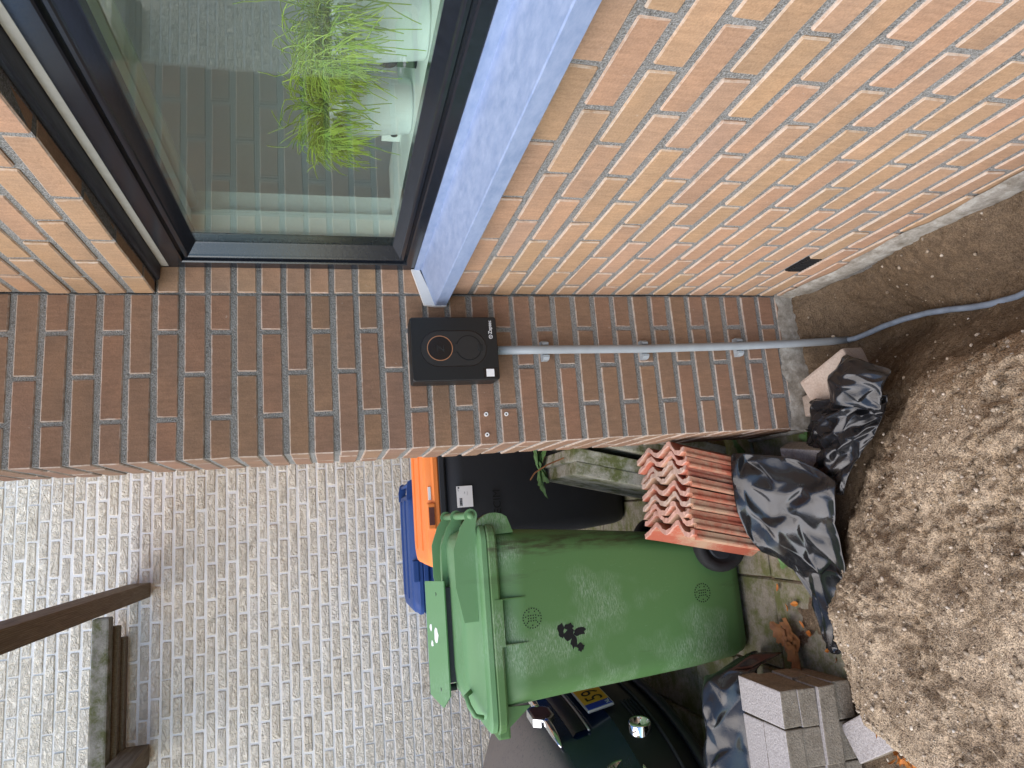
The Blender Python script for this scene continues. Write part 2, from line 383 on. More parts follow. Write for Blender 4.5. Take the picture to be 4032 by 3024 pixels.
def car_mat():
    t = NT('dusty_navy_paint'); v = t.coord(); g = t.n('NewGeometry').outputs['Normal']; nz = t.sep(g)[2]
    n = t.noise(45, v, 5, .7); n2 = t.noise(8, v, 5)
    k = t.math('ADD', nz, t.math('MULTIPLY', t.math('SUBTRACT', n2, .5), .3))
    d = t.ramp(k, [(.30, 0), (.72, .9)])
    drops = t.ramp(t.noise(70, v, 3, .6, 1.5), [(.56, 1), (.66, .62)])
    c = t.mix(t.math('MULTIPLY', d, drops), (.004, .010, .034), (.15, .13, .11))
    t.P(col=c, rough=t.ramp(d, [(0, .22), (.9, .8)]), spec=.5, coat=t.ramp(d, [(0, .5), (.6, 0)]), coatr=.08)
    return t.m
M['car'] = car_mat()
M['carblack'] = simple('black_bumper_plastic', (.010, .010, .012), .45, .4, nscale=30, var=.3)
M['carglass'] = simple('dark_car_glass', (.004, .005, .006), .05, .6)
M['chrome'] = simple('chrome', (.75, .76, .78), .09, metal=1)
M['lamp'] = simple('lamp_glass', (.35, .36, .38), .06, metal=.6)
M['badge'] = simple('dark_red_badge', (.10, .035, .03), .3)
M['yellow'] = simple('yellow_plate', (.62, .30, .01), .4, nscale=40, var=.2)
M['eublue'] = simple('blue_strip', (.01, .03, .30), .4)
M['silver'] = simple('silver_trim', (.42, .42, .42), .35, metal=.7)

# ------------------------------------------------------------------ ground: one sheet, soil heap and trench where the photo has them
def soil_h(x, y):
    X = -x
    yn = np.interp(X, [0, .30, .45, .73, .95, 1.13, 1.22, 1.30, 1.36, 1.6], [-.40, -.38, -.26, -.07, .02, .0, -.055, -.29, -.57, -1.2])
    d = np.clip(yn - y + .02 * fbm(x, y, 3, 9), 0, None)
    xr = np.interp(y, [-1.6, -.8, -.45, -.3], [.26, .29, .33, .40])
    d2 = np.clip(X - xr + .03 * fbm(y, x, 3, 7), 0, None)
    m = .30 * (1 - np.exp(-d / .26)) * (1 - np.exp(-d2 / .11))
    m = m * (1 - .12 * smoothstep(0, 1, fbm(x + 3, y, 2, 3)))
    tr = -.145 * np.exp(-((x + .17) / .105) ** 2) * smoothstep(-.005, -.075, y)
    corner = -.05 * smoothstep(-.03, -.12, y) * smoothstep(-.45, -.30, x) * smoothstep(-.5, -.2, y)
    z = -.014 + m + tr + corner + .018 * (.35 + fbm(x + 31, y, 4, 7)) * smoothstep(.42, .25, y) * smoothstep(-.02, .06, y)
    rgh = np.clip(m / .12, 0, 1) * (.25 + 1.1 * smoothstep(-.25, .35, fbm(x * 1.3 + 50, y * 1.3, 3, 4.5))) + .45 * smoothstep(-.48, -.40, x) * (y < .05) + .18
    z = z + rgh * (.050 * fbm(x + 9, y, 3, 4) - .022 * np.abs(fbm(x * .8 + y * .6, y * .8 - x * .6 + 4, 3, 14)) + .013 * fbm(x, y, 3, 55) + .009 * fbm(x + 2, y, 2, 150))
    return z
def lin(a, b, st): return np.arange(a, b, st)
gx = np.concatenate([[-60, -25, -10, -5, -3.2, -2.4], lin(-1.9, -1.45, .025), lin(-1.45, 0.0, .0058), [0.0, .05, .2, 1, 4, 12, 30, 60]])
gy = np.concatenate([[-60, -25, -10, -5, -3, -2.2], lin(-1.7, -1.0, .025), lin(-1.0, .36, .0058), lin(.36, 1.2, .04), [1.3, 2, 3, 4, 6, 12, 30, 60]])
GX, GY = np.meshgrid(gx, gy, indexing='ij')
inside = smoothstep(-2.2, -1.7, GX) * smoothstep(.02, .0, GX) * smoothstep(-2.2, -1.7, GY)
GZ = np.where(inside > 0, soil_h(GX, GY), -.02) * inside + -.02 * (1 - inside)
GZ = np.where(GX > .0, -.05, GZ)
nx, ny = len(gx), len(gy)
idx = np.arange(nx * ny).reshape(nx, ny)
qd = np.stack([idx[:-1, :-1], idx[1:, :-1], idx[1:, 1:], idx[:-1, 1:]], -1).reshape(-1, 4)
def np_mesh(name, V, Q, m, par=None, smooth=False):
    me = bpy.data.meshes.new(name); k = Q.shape[1]
    me.vertices.add(len(V)); me.vertices.foreach_set('co', np.asarray(V, np.float32).ravel())
    me.loops.add(Q.size); me.loops.foreach_set('vertex_index', Q.astype(np.int32).ravel())
    me.polygons.add(len(Q)); me.polygons.foreach_set('loop_start', np.arange(0, Q.size, k, dtype=np.int32))
    me.polygons.foreach_set('loop_total', np.full(len(Q), k, np.int32))
    me.update(calc_edges=True); me.validate()
    return link(name, me, m, par, smooth)
ground = np_mesh('ground', np.stack([GX, GY, GZ], -1).reshape(-1, 3), qd, M['soil'], smooth=True)
tag(ground, kind='structure')
def sh(x, y): return float(soil_h(np.array([x]), np.array([y]))[0])
# clods and gravel lying on the heap (nobody could count them)
def clods(name, n, smin, smax, m, seed, label, cat):
    rs = np.random.RandomState(seed); bm = bmesh.new(); bmesh.ops.create_icosphere(bm, subdivisions=1, radius=1)
    bv = np.array([v.co[:] for v in bm.verts]); bf = np.array([[v.index for v in f.verts] for f in bm.faces]); bm.free()
    x = -1.45 + rs.rand(n * 4) * 1.44; y = -1.0 + rs.rand(n * 4) * 1.15; z = soil_h(x, y)
    ok = ~((x > -.43) & (y > -.02)) & (rs.rand(n * 4) < np.clip((z + .02) / .12, .12, 1))
    x, y, z = x[ok][:n], y[ok][:n], z[ok][:n]; n = len(x)
    s = smin * (smax / smin) ** (rs.rand(n) ** 3.0)
    v = bv[None] * (1 + .55 * (rs.rand(n, len(bv), 1) - .5)) * (s[:, None] * (.7 + .6 * rs.rand(n, 3)))[:, None, :]
    a = rs.rand(n) * 6.28; ca, sa = np.cos(a)[:, None], np.sin(a)[:, None]
    V = np.stack([v[..., 0] * ca - v[..., 1] * sa + x[:, None], v[..., 0] * sa + v[..., 1] * ca + y[:, None], v[..., 2] + (z + s * .25)[:, None]], -1).reshape(-1, 3)
    F = (bf[None] + (np.arange(n) * len(bv))[:, None, None]).reshape(-1, 3)
    return tag(np_mesh(name, V, F, m), label, cat, kind='stuff')
clods('soil_clods', 6000, .0008, .0060, M['clod'], 5, 'loose crumbs and clods of brown sandy soil on the heap', 'soil')
clods('gravel', 130, .0012, .0045, M['pebble'], 6, 'small pale pebbles scattered over the soil heap', 'gravel')

# ------------------------------------------------------------------ brick walls
H = .062
BM_CACHE = {}
def brick_me(L, D, Hh=.0485, b=.0028, jit=.0012, var=0, mn=''):
    key = (round(L, 3), round(D, 3), Hh, var, b, jit, mn)
    if key not in BM_CACHE:
        me = bevbox_me(-L / 2, L / 2, 0, D, -Hh / 2, Hh / 2, b, 1, jit, random.Random(int(L * 1000) * 7 + var * 31 + int(D * 1000))); me.name = 'brick'
        BM_CACHE[key] = me
    return BM_CACHE[key]
def brick(par, m, c, L, D, face='-y', Hh=.0485, b=.0028, jit=.0010, wob=.0010, name='brick'):
    me = brick_me(L, D, Hh, b, jit, R_.randrange(5), m.name)
    if not me.materials: me.materials.append(m)
    o = bpy.data.objects.new(name, me); COL.objects.link(o)
    o.rotation_euler = (R_.gauss(0, .004), R_.gauss(0, .003), (0 if face == '-y' else -math.pi / 2) + R_.gauss(0, .002))
    dd = max(-1.6 * wob, min(1.3 * wob, R_.gauss(0, wob)))
    o.location = (c[0] + (dd if face == '-x' else 0), c[1] + (dd if face == '-y' else 0), c[2] + R_.gauss(0, .0006))
    setpar(o, par); return o
def spans(lo, hi, joints, gap=.0125):
    js = sorted(j for j in joints if lo + .012 < j < hi - .012); e = [lo] + js + [hi]
    return [(a + (gap / 2 if i else 0), b - (gap / 2 if i < len(e) - 2 else 0)) for i, (a, b) in enumerate(zip(e[:-1], e[1:]))]
# ---- house wall (faces -x, carries the window)
house = empty('house_wall', (0, -.8, 0), 'orange-brown brick house wall with the dark window, running along the trench', 'wall')
WY0, WY1, WZ0, WZ1 = -1.50, 0.0, 18 * H - .004, 30 * H - .001
ZA = -.006
mk('mortar', join(box(.0038, .10, -2.4, .02, -.4, WZ0), box(.0038, .10, -2.4, .02, WZ1 + .002, 3.2), box(.0038, .10, -2.4, WY0, WZ0, WZ1 + .002)), M['mortar'], house)
for k in range(-1, 44):
    z = k * H + ZA + H / 2
    up = k >= 30
    md, ph = (.2065, (-.117 if k % 2 == 0 else -.2185)) if up else (.2095, (-.079 if k % 2 == 0 else -.1845))
    js = [ph - md * i + R_.gauss(0, .002) for i in range(-1, 12)]
    for a, b in spans(-1.75, -.002, js):
        if 18 <= k < 30 and b > WY0: 
            if a < WY0 - .05: b = WY0
            else: continue
        brick(house, M['brick'], (0, (a + b) / 2, z), b - a, .085 if not up else .034, '-x')
# reveal bricks beside the window frame, flush with the wing wall
for k in range(18, 30):
    o = brick(house, M['brick'], (.0385, 0.0, k * H + H / 2), .071, .08, '-y'); 
mk('mortar', box(.0005, .074, .0035, .09, WZ0, WZ1), M['mortar'], house)
# upper house wall above the frame: pieces past reach, one joined part
def brick_field(name, par, m, u0, u1, k0, k1, mod, phase, place, skip=None, D=.05):
    V, F = [], []; bx, bf = box(-1, 1, 0, 1, -1, 1); bx = np.array(bx, float); c = 0
    for k in range(k0, k1):
        u = u0 - (phase if k % 2 else 0)
        while u < u1:
            L = mod - .0105; uc = u + mod / 2
            if not (skip and skip(uc, k)):
                v = bx * np.array([L / 2, D, .025]); v[:, 1] += R_.gauss(0, .001)
                V += [place(p[0] + uc, p[1], p[2] + k * H + H / 2) for p in v]; F += [tuple(i + 8 * c for i in q) for q in bf]; c += 1
            u += mod
    o = mk(name, (V, F), m, par); tag(o, kind='stuff'); return o
brick_field('upper_bricks', house, M['brick'], -2.4, -.25, 44, 51, .21, .105, lambda u, d, z: (d, u, z + ZA))
# house wall beyond the wing wall, behind the bins
mk('mortar', box(.0045, .10, .302, 3.0, -.4, 3.2), M['mortar'], house)
brick_field('hidden_bricks', house, M['brick'], .33, 2.75, 0, 51, .21, .105, lambda u, d, z: (d, u, z + ZA))

# ---- wing wall (faces -y)
W, T = .4275, .30
wing = empty('wing_wall', (-.21, .15, 0), 'narrow brown brick wing wall carrying the charger', 'wall')
mk('mortar', box(-W + .0035, -.0005, .0035, T - .0035, -.4, 2.60), M['mortar'], wing)
for k in range(-1, 42):
    z = k * H + H / 2
    if k % 2 == 0:
        cuts = [(-.2070, -.003, .10), (-W, -.2175, .10)]; ends = [(.1105, T)]
    else:
        cuts = [(-.0970, -.003, .10), (-.3185, -.1075, .10), (-W, -.3290, .205)]; ends = [(.2155, T)]
    for a, b, D in cuts:
        brick(wing, M['wingbrick'], ((a + b) / 2, 0, z), b - a, D, '-y')
    for a, b in ends:
        brick(wing, M['wingbrick'], (-W, (a + b) / 2, z), b - a, .1, '-x')
# cement smear along the foot of the wing wall and house wall
def rough_strip(name, par, m, n, fn):
    V, F = [], []; rows = 6
    for i in range(n + 1):
        for j in range(rows + 1): V.append(fn(i / n, j / rows))
    for i in range(n):
        for j in range(rows):
            a = i * (rows + 1) + j; F.append((a, a + rows + 1, a + rows + 2, a + 1))
    return mk(name, (V, F), m, par, True)
rough_strip('cement_smear', wing, M['smear'], 90, lambda s, t: (.004 - s * (W + .010), -.0015 - .0045 * math.sin(math.pi * t) ** .4 * (.6 + .5 * float(vnoise(np.array([s * 40]), np.array([t * 3]))[0])),
    -.04 + t * (.100 + .018 * float(fbm(np.array([s * 9]), np.array([2.0]), 3)[0]))))
rough_strip('cement_smear', wing, M['smear'], 40, lambda s, t: (-W - .003 - .009 * math.sin(math.pi * t) ** .5, s * T, -.02 + t * (.05 + .02 * float(fbm(np.array([s * 6]), np.array([7.0]), 3)[0]))))
rough_strip('cement_smear', house, M['smear'], 220, lambda s, t: (-.0015 - .010 * math.sin(math.pi * t) ** .5 * (.6 + .5 * float(vnoise(np.array([s * 90]), np.array([t * 3]))[0])), -.004 - s * 1.7,
    -.06 + t * (.088 + .022 * float(fbm(np.array([s * 14]), np.array([4.0]), 3)[0]))))

# ---- cream brick wall at the back
FY = 2.95
rear = empty('rear_wall', (-1.2, FY, 0), 'whitewashed-looking cream rough brick wall behind the bins', 'wall')
mk('mortar', box(-3.6, .6, FY + .0055, FY + .12, -.3, 3.41), M['wmortar'], rear)
cand = []; rest = set()
ZF = -.008
for k in range(0, 55):
    ph = -.889 if k % 2 == 0 else -.787
    for i in range(-8, 13):
        xc = ph - .218 * i - .109
        if xc < -3.5 or xc > .5: continue
        p = proj((xc, FY, k * H + ZF + H / 2))
        # in the picture, left of the wing wall and above the bins
        if -40 < p[0] < 2060 and 1770 < p[1] < 3110: cand.append((abs(p[0] - 900) + abs(p[1] - 2400), k, xc))
        else: rest.add((k, round(xc, 4)))
cand.sort()
for _, k, xc in cand[:300]:
    brick(rear, M['wbrick'], (xc, FY, k * H + ZF + H / 2), .206 + R_.gauss(0, .003), .06, '-y', .049 + 0, .005, .0020, .0016)
for _, k, xc in cand[300:]: rest.add((k, round(xc, 4)))
V, F = [], []; bx, bf = box(-.103, .103, 0, .05, -.0245, .0245)
for c, (k, xc) in enumerate(sorted(rest)):
    dy = R_.gauss(0, .0015)
    V += [(p[0] + xc, p[1] + FY + dy, p[2] + k * H + ZF + H / 2) for p in bx]; F += [tuple(i + 8 * c for i in q) for q in bf]
tag(mk('outer_bricks', (V, F), M['wbrick'], rear), kind='stuff')

# ------------------------------------------------------------------ paving slabs behind the heap
pav = empty('pavement', (-1.2, 1.2, 0), kind='structure')
pv = [bevbox_me(-.147, .147, -.147, .147, -.05, 0, .006, 1, .002, random.Random(i)) for i in range(5)]
for me in pv: me.materials.append(M['pave']); me.name = 'paving_slab'
for i in range(0, 11):
    for j in range(0, 10):
        x = -.155 - i * .3; y = .17 + j * .3
        if x > -.45 and y < .40: continue
        if y < .3 and x < -1.15: continue
        o = bpy.data.objects.new('paving_slab', pv[R_.randrange(5)]); COL.objects.link(o)
        o.location = (x, y, R_.gauss(0, .003)); o.rotation_euler = (R_.gauss(0, .008), R_.gauss(0, .008), R_.choice([0, 1, 2, 3]) * math.pi / 2 + R_.gauss(0, .004))
        setpar(o, pav)

# ------------------------------------------------------------------ window
win = empty('window', (.1, -.75, 1.19), 'dark blue-black framed window with aluminium sill in the orange brick wall', 'window')
def ring(prof, y0, y1, z0, z1):
    V, F = [], []; n = len(prof)
    for (d, x) in prof:
        V += [(x, y0 + d, z0 + d), (x, y1 - d, z0 + d), (x, y1 - d, z1 - d), (x, y0 + d, z1 - d)]
    for i in range(n):
        j = (i + 1) % n
        for k in range(4): F.append((i * 4 + k, i * 4 + (k + 1) % 4, j * 4 + (k + 1) % 4, j * 4 + k))
    return V, F
fixn(mk('frame', ring([(0, .135), (0, .072), (.002, .070), (.036, .070), (.039, .073), (.039, .085), (.044, .085), (.06, .135)], -1.49, -.002, 1.190, 1.828), M['frame'], win))
fixn(mk('glazing_bead', ring([(.0395, .134), (.0445, .080), (.047, .0775), (.053, .0775), (.056, .080), (.058, .084), (.074, .107), (.076, .1095), (.076, .134)], -1.49, -.002, 1.190, 1.828), M['frame'], win))
mk('glass_pane', box(.1105, .1145, -1.43, -.066, 1.258, 1.760), M['glass'], win)
mk('sealing_strip', box(.073, .080, -1.5, -.002, 1.8285, 1.846), M['seal'], win)
# aluminium sill
pr = [(.069, 1.204), (.069, 1.186), (-.034, 1.153), (-.0365, 1.151), (-.0365, 1.121), (-.024, 1.121), (-.024, 1.124), (-.0335, 1.124), (-.0335, 1.1495), (.066, 1.182), (.066, 1.204)]
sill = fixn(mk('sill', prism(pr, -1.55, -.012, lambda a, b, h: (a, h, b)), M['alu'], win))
mk('sill_end_cap', prism([(.068, 1.190), (.068, 1.212), (-.034, 1.182), (-.038, 1.152), (-.038, 1.120), (-.022, 1.120), (-.026, 1.152)], -.014, -.0035, lambda a, b, h: (a, h, b)), M['alucap'], win)
mk('mortar_bed', box(.004, .066, -1.55, -.004, 1.112, 1.150), M['mortar'], win)
# white inner reveals, top trim with a round blind, inner sill
mk('inner_reveal', join(box(.136, .205, -.062, .02, 1.19, 1.83), box(.205, .265, -.040, .02, 1.19, 1.85)), M['whitepaint'], win)
mk('inner_head', join(box(.136, .20, -1.49, -.05, 1.765, 1.85), box(.20, .265, -1.49, -.04, 1.785, 1.85)), M['whitepaint'], win)
mk('roller_blind', tube([(.225, -1.45, 1.772), (.225, -.065, 1.772)], .022, 16), M['whitepaint'], win, True)
bevbox('inner_sill', .136, .36, -1.49, -.03, 1.235, 1.262, .004, M['whitepaint'], win)
# steel lintel
tag(mk('steel_lintel', prism([(.036, 1.8595), (.036, 1.852), (.04, 1.849), (.070, 1.8475), (.10, 1.8475), (.10, 1.8595)], -1.6, -.0015, lambda a, b, h: (a, h, b)), M['steel']), 'dark weathered steel lintel under the bricks above the window', 'lintel')
# the room behind: a plain box
rm = mk('room', ([(x, y, z) for x in (.10, 3.2) for y in (-2.6, .28) for z in (.25, 2.7)], [(0, 4, 6, 2), (1, 3, 7, 5), (0, 1, 5, 4), (2, 6, 7, 3)]), [M['room'], M['roomfloor']], None, fm=[1, 0, 0, 0])
mk('back_wall', join(box(3.2, 3.3, -2.6, .28, .25, .45), box(3.2, 3.3, -2.6, .28, 2.55, 2.7), box(3.2, 3.3, -2.6, -2.45, .45, 2.55), box(3.2, 3.3, .1, .28, .45, 2.55)), M['room'], rm)  # unseen wall; wide opening added to let sky light into the room
tag(rm, kind='structure')
inw = mk('inner_wall', join(box(.12, .27, -2.6, .28, .25, 1.236), box(.12, .27, -2.6, .28, 1.852, 2.7), box(.12, .27, .022, .28, 1.236, 1.852), box(.12, .27, -2.6, -1.495, 1.236, 1.852)), M['room']); tag(inw, kind='structure')

# potted plants on the inner sill
def strand_plant(name, c, r_top, zt, label, seed, n=520):
    rr = random.Random(seed)
    root = empty(name, (c[0], c[1], 1.2625), label, 'plant', 'potted plants on the window sill')
    z0 = 1.2625
    prof = [(0, 0), (r_top * .70, 0), (r_top * .74, .004), (r_top * .93, .12), (r_top, zt - z0), (r_top * .93, zt - z0), (r_top * .90, zt - z0 - .03), (0, zt - z0 - .03)]
    mk('pot', lathe(prof, 32, lambda r, th, h: (c[0] + r * math.cos(th), c[1] + r * math.sin(th), z0 + h)), M['pot'], root, True)
    V, F = [], []
    def strand(p, d, ln, rad, droop, lvl):
        nonlocal V, F
        pts = [Vector(p)]; v = Vector(d).normalized(); k = max(4, int(ln / .018))
        for i in range(k):
            v = (v + Vector((rr.gauss(0, .10), rr.gauss(0, .10), -droop + rr.gauss(0, .05)))).normalized()
            q = pts[-1] + v * (ln / k)
            q.x = max(q.x, .125)
            pts.append(q)
        a, b = tube(pts, [rad] * (len(pts) - 1) + [rad * .8], 4, False); s = len(V)
        V += a; F += [tuple(i + s for i in q) for q in b]
        if lvl < 1:
            for _ in range(rr.choice((1, 2, 2))):
                i = rr.randrange(len(pts) // 2, len(pts)); strand(pts[i], (v + Vector((rr.gauss(0, .35), rr.gauss(0, .35), rr.gauss(-.15, .25)))), ln * rr.uniform(.35, .6), rad * .85, droop * .6, lvl + 1)
    for i in range(n):
        a = rr.random() * 6.283; e = rr.uniform(.1, 1.3)
        strand((c[0] + math.cos(a) * r_top * .9 * rr.random(), c[1] + math.sin(a) * r_top * .9 * rr.random(), zt - .01),
               (math.cos(a) * math.cos(e), math.sin(a) * math.cos(e), math.sin(e)), rr.uniform(.05, .13), .0011, rr.uniform(.14, .30), 0)
    mk('stems', (V, F), M['rhip'], root, True)
    return root
strand_plant('potted_plant', (.222, -.545, 0), .072, 1.425, 'white pot of thin drooping green stems, farther one on the inner sill', 3)
strand_plant('potted_plant', (.215, -.80, 0), .078, 1.42, 'white pot of thin drooping green stems, nearer one cut by the picture edge', 4, 560)
gd = empty('gadget', (.24, -.675, 1.262), 'small black and chrome gadget standing between the white plant pots', 'gadget')
mk('body', join(box(.232, .262, -.700, -.655, 1.2625, 1.30), tube([(.245, -.678, 1.30), (.245, -.678, 1.335)], .014, 14)), M['vent'], gd)
mk('dial', tube([(.226, -.678, 1.318), (.264, -.678, 1.318)], .018, 18), M['chargergloss'], gd)
mk('chrome_ring', lathe([(.0182, 0), (.0195, .004), (.0182, .008)], 20, lambda r, th, h: (.224 + h, -.678 + r * math.cos(th), 1.318 + r * math.sin(th))), M['chrome'], gd, True)
sk = empty('wall_socket', (.275, -.352, 1.262), 'white wall socket low behind the glass beside the farther pot', 'socket')
mk('cover', box(.270, .278, -.385, -.325, 1.2625, 1.305), M['whitepaint'], sk); mk('outlet', tube([(.268, -.355, 1.278), (.2795, -.355, 1.278)], .008, 14), M['vent'], sk)

# ------------------------------------------------------------------ charger
CY = -.078
ch = empty('wall_charger', (-.1755, 0, .998), 'black rectangular charger with copper ring on the brown wing wall', 'charger')
CX, CZ = -.1755, 1.115
me = bpy.data.meshes.new('shell')
bm = bmesh.new()
loops = []
def rr_loop(w2, h2, r, y, n=6):
    L = []
    for cx, cz, a0 in ((w2 - r, h2 - r, 0), (-w2 + r, h2 - r, 90), (-w2 + r, -h2 + r, 180), (w2 - r, -h2 + r, 270)):
        for i in range(n + 1):
            a = math.radians(a0 + 90 * i / n); L.append((CX + cx + r * math.cos(a), y, CZ + cz + r * math.sin(a)))
    return L
fixn(mk('shell', loft([rr_loop(.085, .115, .008, -.0055), rr_loop(.0865, .1165, .008, -.03), rr_loop(.0870, .1170, .007, CY + .006), rr_loop(.0862, .1162, .007, CY + .0015), rr_loop(.0845, .1145, .006, CY)]), M['charger'], ch, False))
mk('back_plate', box(CX - .078, CX + .078, -.0052, -.0004, CZ - .108, CZ + .108), M['vent'], ch)
def pill(w2, h2, n=14):
    return [(w2 * math.cos(math.radians(a)), (h2 - w2) + w2 * math.sin(math.radians(a))) for a in np.linspace(0, 180, n)] + [(w2 * math.cos(math.radians(a)), -(h2 - w2) + w2 * math.sin(math.radians(a))) for a in np.linspace(180, 360, n)]
def band(outer, inner, y0, y1, cx, cz):
    n = len(outer); V = [(cx + a, y0, cz + b) for a, b in outer] + [(cx + a, y0, cz + b) for a, b in inner] + [(cx + a, y1, cz + b) for a, b in outer] + [(cx + a, y1, cz + b) for a, b in inner]
    F = []
    for i in range(n):
        j = (i + 1) % n
        F += [(2 * n + i, 2 * n + j, 3 * n + j, 3 * n + i), (i, j, 2 * n + j, 2 * n + i), (n + i, 3 * n + i, 3 * n + j, n + j)]
    return V, F
PZ = 1.1185
mk('pill_groove', band(pill(.0498, .0898), pill(.0474, .0874), CY + .0005, CY - .0006, CX, PZ), M['chargergloss'], ch)
mk('pill_panel', prism(pill(.0470, .0870), CY + .0006, CY - .0010, lambda a, b, h: (CX + a, h, PZ + b)), M['chargerpanel'], ch)
circ = lambda r, n=36: [(r * math.cos(2 * math.pi * i / n), r * math.sin(2 * math.pi * i / n)) for i in range(n)]
mk('copper_ring', band(circ(.0343), circ(.0322), CY - .0008, CY - .0022, CX + .0010, 1.1560), M['copper'], ch)
mk('touch_disc', prism(circ(.0320), CY - .0008, CY - .0018, lambda a, b, h: (CX + .001 + a, h, 1.156 + b)), M['chargergloss'], ch)
zm = [(-.009, .010), (.0105, .010), (-.004, -.0075), (.0085, -.0075), (.0055, -.0100), (-.0115, -.0100), (.0035, .0075), (-.007, .0075)]
mk('bolt_mark', prism(zm, CY - .0016, CY - .0022, lambda a, b, h: (CX + .001 + a, h, 1.155 + b)), M['rubber'], ch)
fl = mk('socket_flap', join(prism(circ(.0320), CY - .0008, CY - .0026, lambda a, b, h: (CX + .0012 + a, h, 1.0785 + b)), box(CX - .0095, CX + .0115, CY - .0030, CY - .0009, 1.102, 1.1165)), M['chargerpanel'], ch)
mk('flap_groove', band(circ(.0345), circ(.0321), CY - .0009, CY - .00125, CX + .0012, 1.0785), M['ink'], fl)
mk('flap_tab', join(box(CX - .0085, CX + .0105, CY - .0048, CY - .001, 1.0495, 1.0530), box(CX - .0085, CX + .0105, CY - .0016, CY - .0008, 1.0395, 1.0492)), M['rubber'], fl)
tm = text_mesh('Zaptec', .0135); tm.name = 'brand_text'
o = link('brand_text', tm, M['printwhite'], ch); o.matrix_basis = Matrix.Translation((CX + .0385, CY - .0004, 1.0125)) @ Matrix.Rotation(math.pi / 2, 4, 'X')
mk('brand_ring', band(circ(.0052, 20), circ(.0040, 20), CY + .0002, CY - .0004, CX + .0310, 1.0160), M['printwhite'], ch)
o = link('brand_letter', text_mesh('z', .0085), M['printwhite'], ch); o.matrix_basis = Matrix.Translation((CX + .0290, CY - .0004, 1.0141)) @ Matrix.Rotation(math.pi / 2, 4, 'X')
st = mk('sticker', box(CX - .0815, CX - .0545, CY - .0005, CY + .001, 1.0030, 1.0425), M['chargergloss'], ch)
mk('sticker_square', box(CX - .0785, CX - .0580, CY - .0009, CY - .0004, 1.0135, 1.0350), M['whitesticker'], st)

# conduit, three clips, cable
tag(mk('conduit_pipe', tube([(-.1712, -.031, 1.0005), (-.1715, -.031, .85), (-.174, -.031, .54), (-.1705, -.031, .223), (-.166, -.030, .06), (-.164, -.033, -.02), (-.163, -.040, -.09), (-.1625, -.052, -.152)], .0122, 16), M['conduit'], None, True),
    'straight grey plastic conduit running down from the charger to the trench', 'pipe')
for nm, z, x, lab in ((0, .847, -.1715, 'grey pipe clip on the conduit, highest and nearest the charger'), (1, .540, -.174, 'grey pipe clip on the conduit, middle of three'), (2, .223, -.1705, 'grey pipe clip on the conduit, lowest above the cement foot')):
    c = empty('pipe_clip', (x, 0, z), lab, 'clip', 'clips holding the conduit')
    bevbox('saddle', x - .016, x + .016, -.0175, -.0012, z - .010, z + .010, .002, M['conduit'], c)
    for s in (-1, 1):
        a = x + s * .0135
        mk('lug', prism([(a, -.0010), (a + s * .0145, -.0010), (a + s * .0145, -.020), (a + s * .008, -.030), (a + s * .001, -.030)] if s > 0 else [(a, -.0010), (a + s * .001, -.030), (a + s * .008, -.030), (a + s * .0145, -.020), (a + s * .0145, -.0010)], z - .009, z + .009, lambda p, q, h: (p, q, h)), M['conduit'], c)
cp = [(-.1625, -.045, -.135), (-.163, -.075, -.158), (-.162, -.13, -.156), (-.160, -.20, -.148), (-.161, -.28, -.146), (-.167, -.36, -.147), (-.179, -.43, -.147), (-.192, -.49, -.148), (-.203, -.55, -.149), (-.207, -.62, -.152), (-.200, -.72, -.158), (-.19, -.85, -.175), (-.18, -1.1, -.2)]
tag(mk('cable', tube([(x, y, max(z, sh(x, y) + .004) if y < -.1 else z) for x, y, z in cp], .0082, 12), M['cable'], None, True), 'blue-grey cable snaking out of the conduit along the trench floor', 'cable')

# air vent in the house wall
vt = empty('air_vent', (0, -.276, .1), 'small black slotted air vent low in the orange brick wall', 'vent')
mk('frame', box(-.0018, .05, -.326, -.226, .128 + .0, .178), M['vent'], vt)
for i in range(9): mk('slat', box(-.0052, -.0012, -.322 + i * .0107, -.3175 + i * .0107, .132, .174), M['rubber'], vt)

# wall plugs left in the wing wall
for i, (x, z, lab) in enumerate(((-.344, 1.027, 'white screw plug ring in the wing wall, upper one nearer the charger'), (-.346, .970, 'white screw plug ring in the wing wall, lower one'), (-.4005, 1.028, 'white screw plug ring in the wing wall, upper one nearer the wall edge'))):
    p = empty('screw_plug', (x, 0, z), lab, 'screw plug', 'white screw plugs in the wing wall')
    mk('ring', band([(a, b) for a, b in circ(.0058, 16)], [(a, b) for a, b in circ(.0026, 16)], .006, -.0042, x, z), M['plug'], p)
    mk('hole', prism(circ(.0027, 12), .002, -.0030, lambda a, b, h: (x + a, h, z + b)), M['ink'], p)

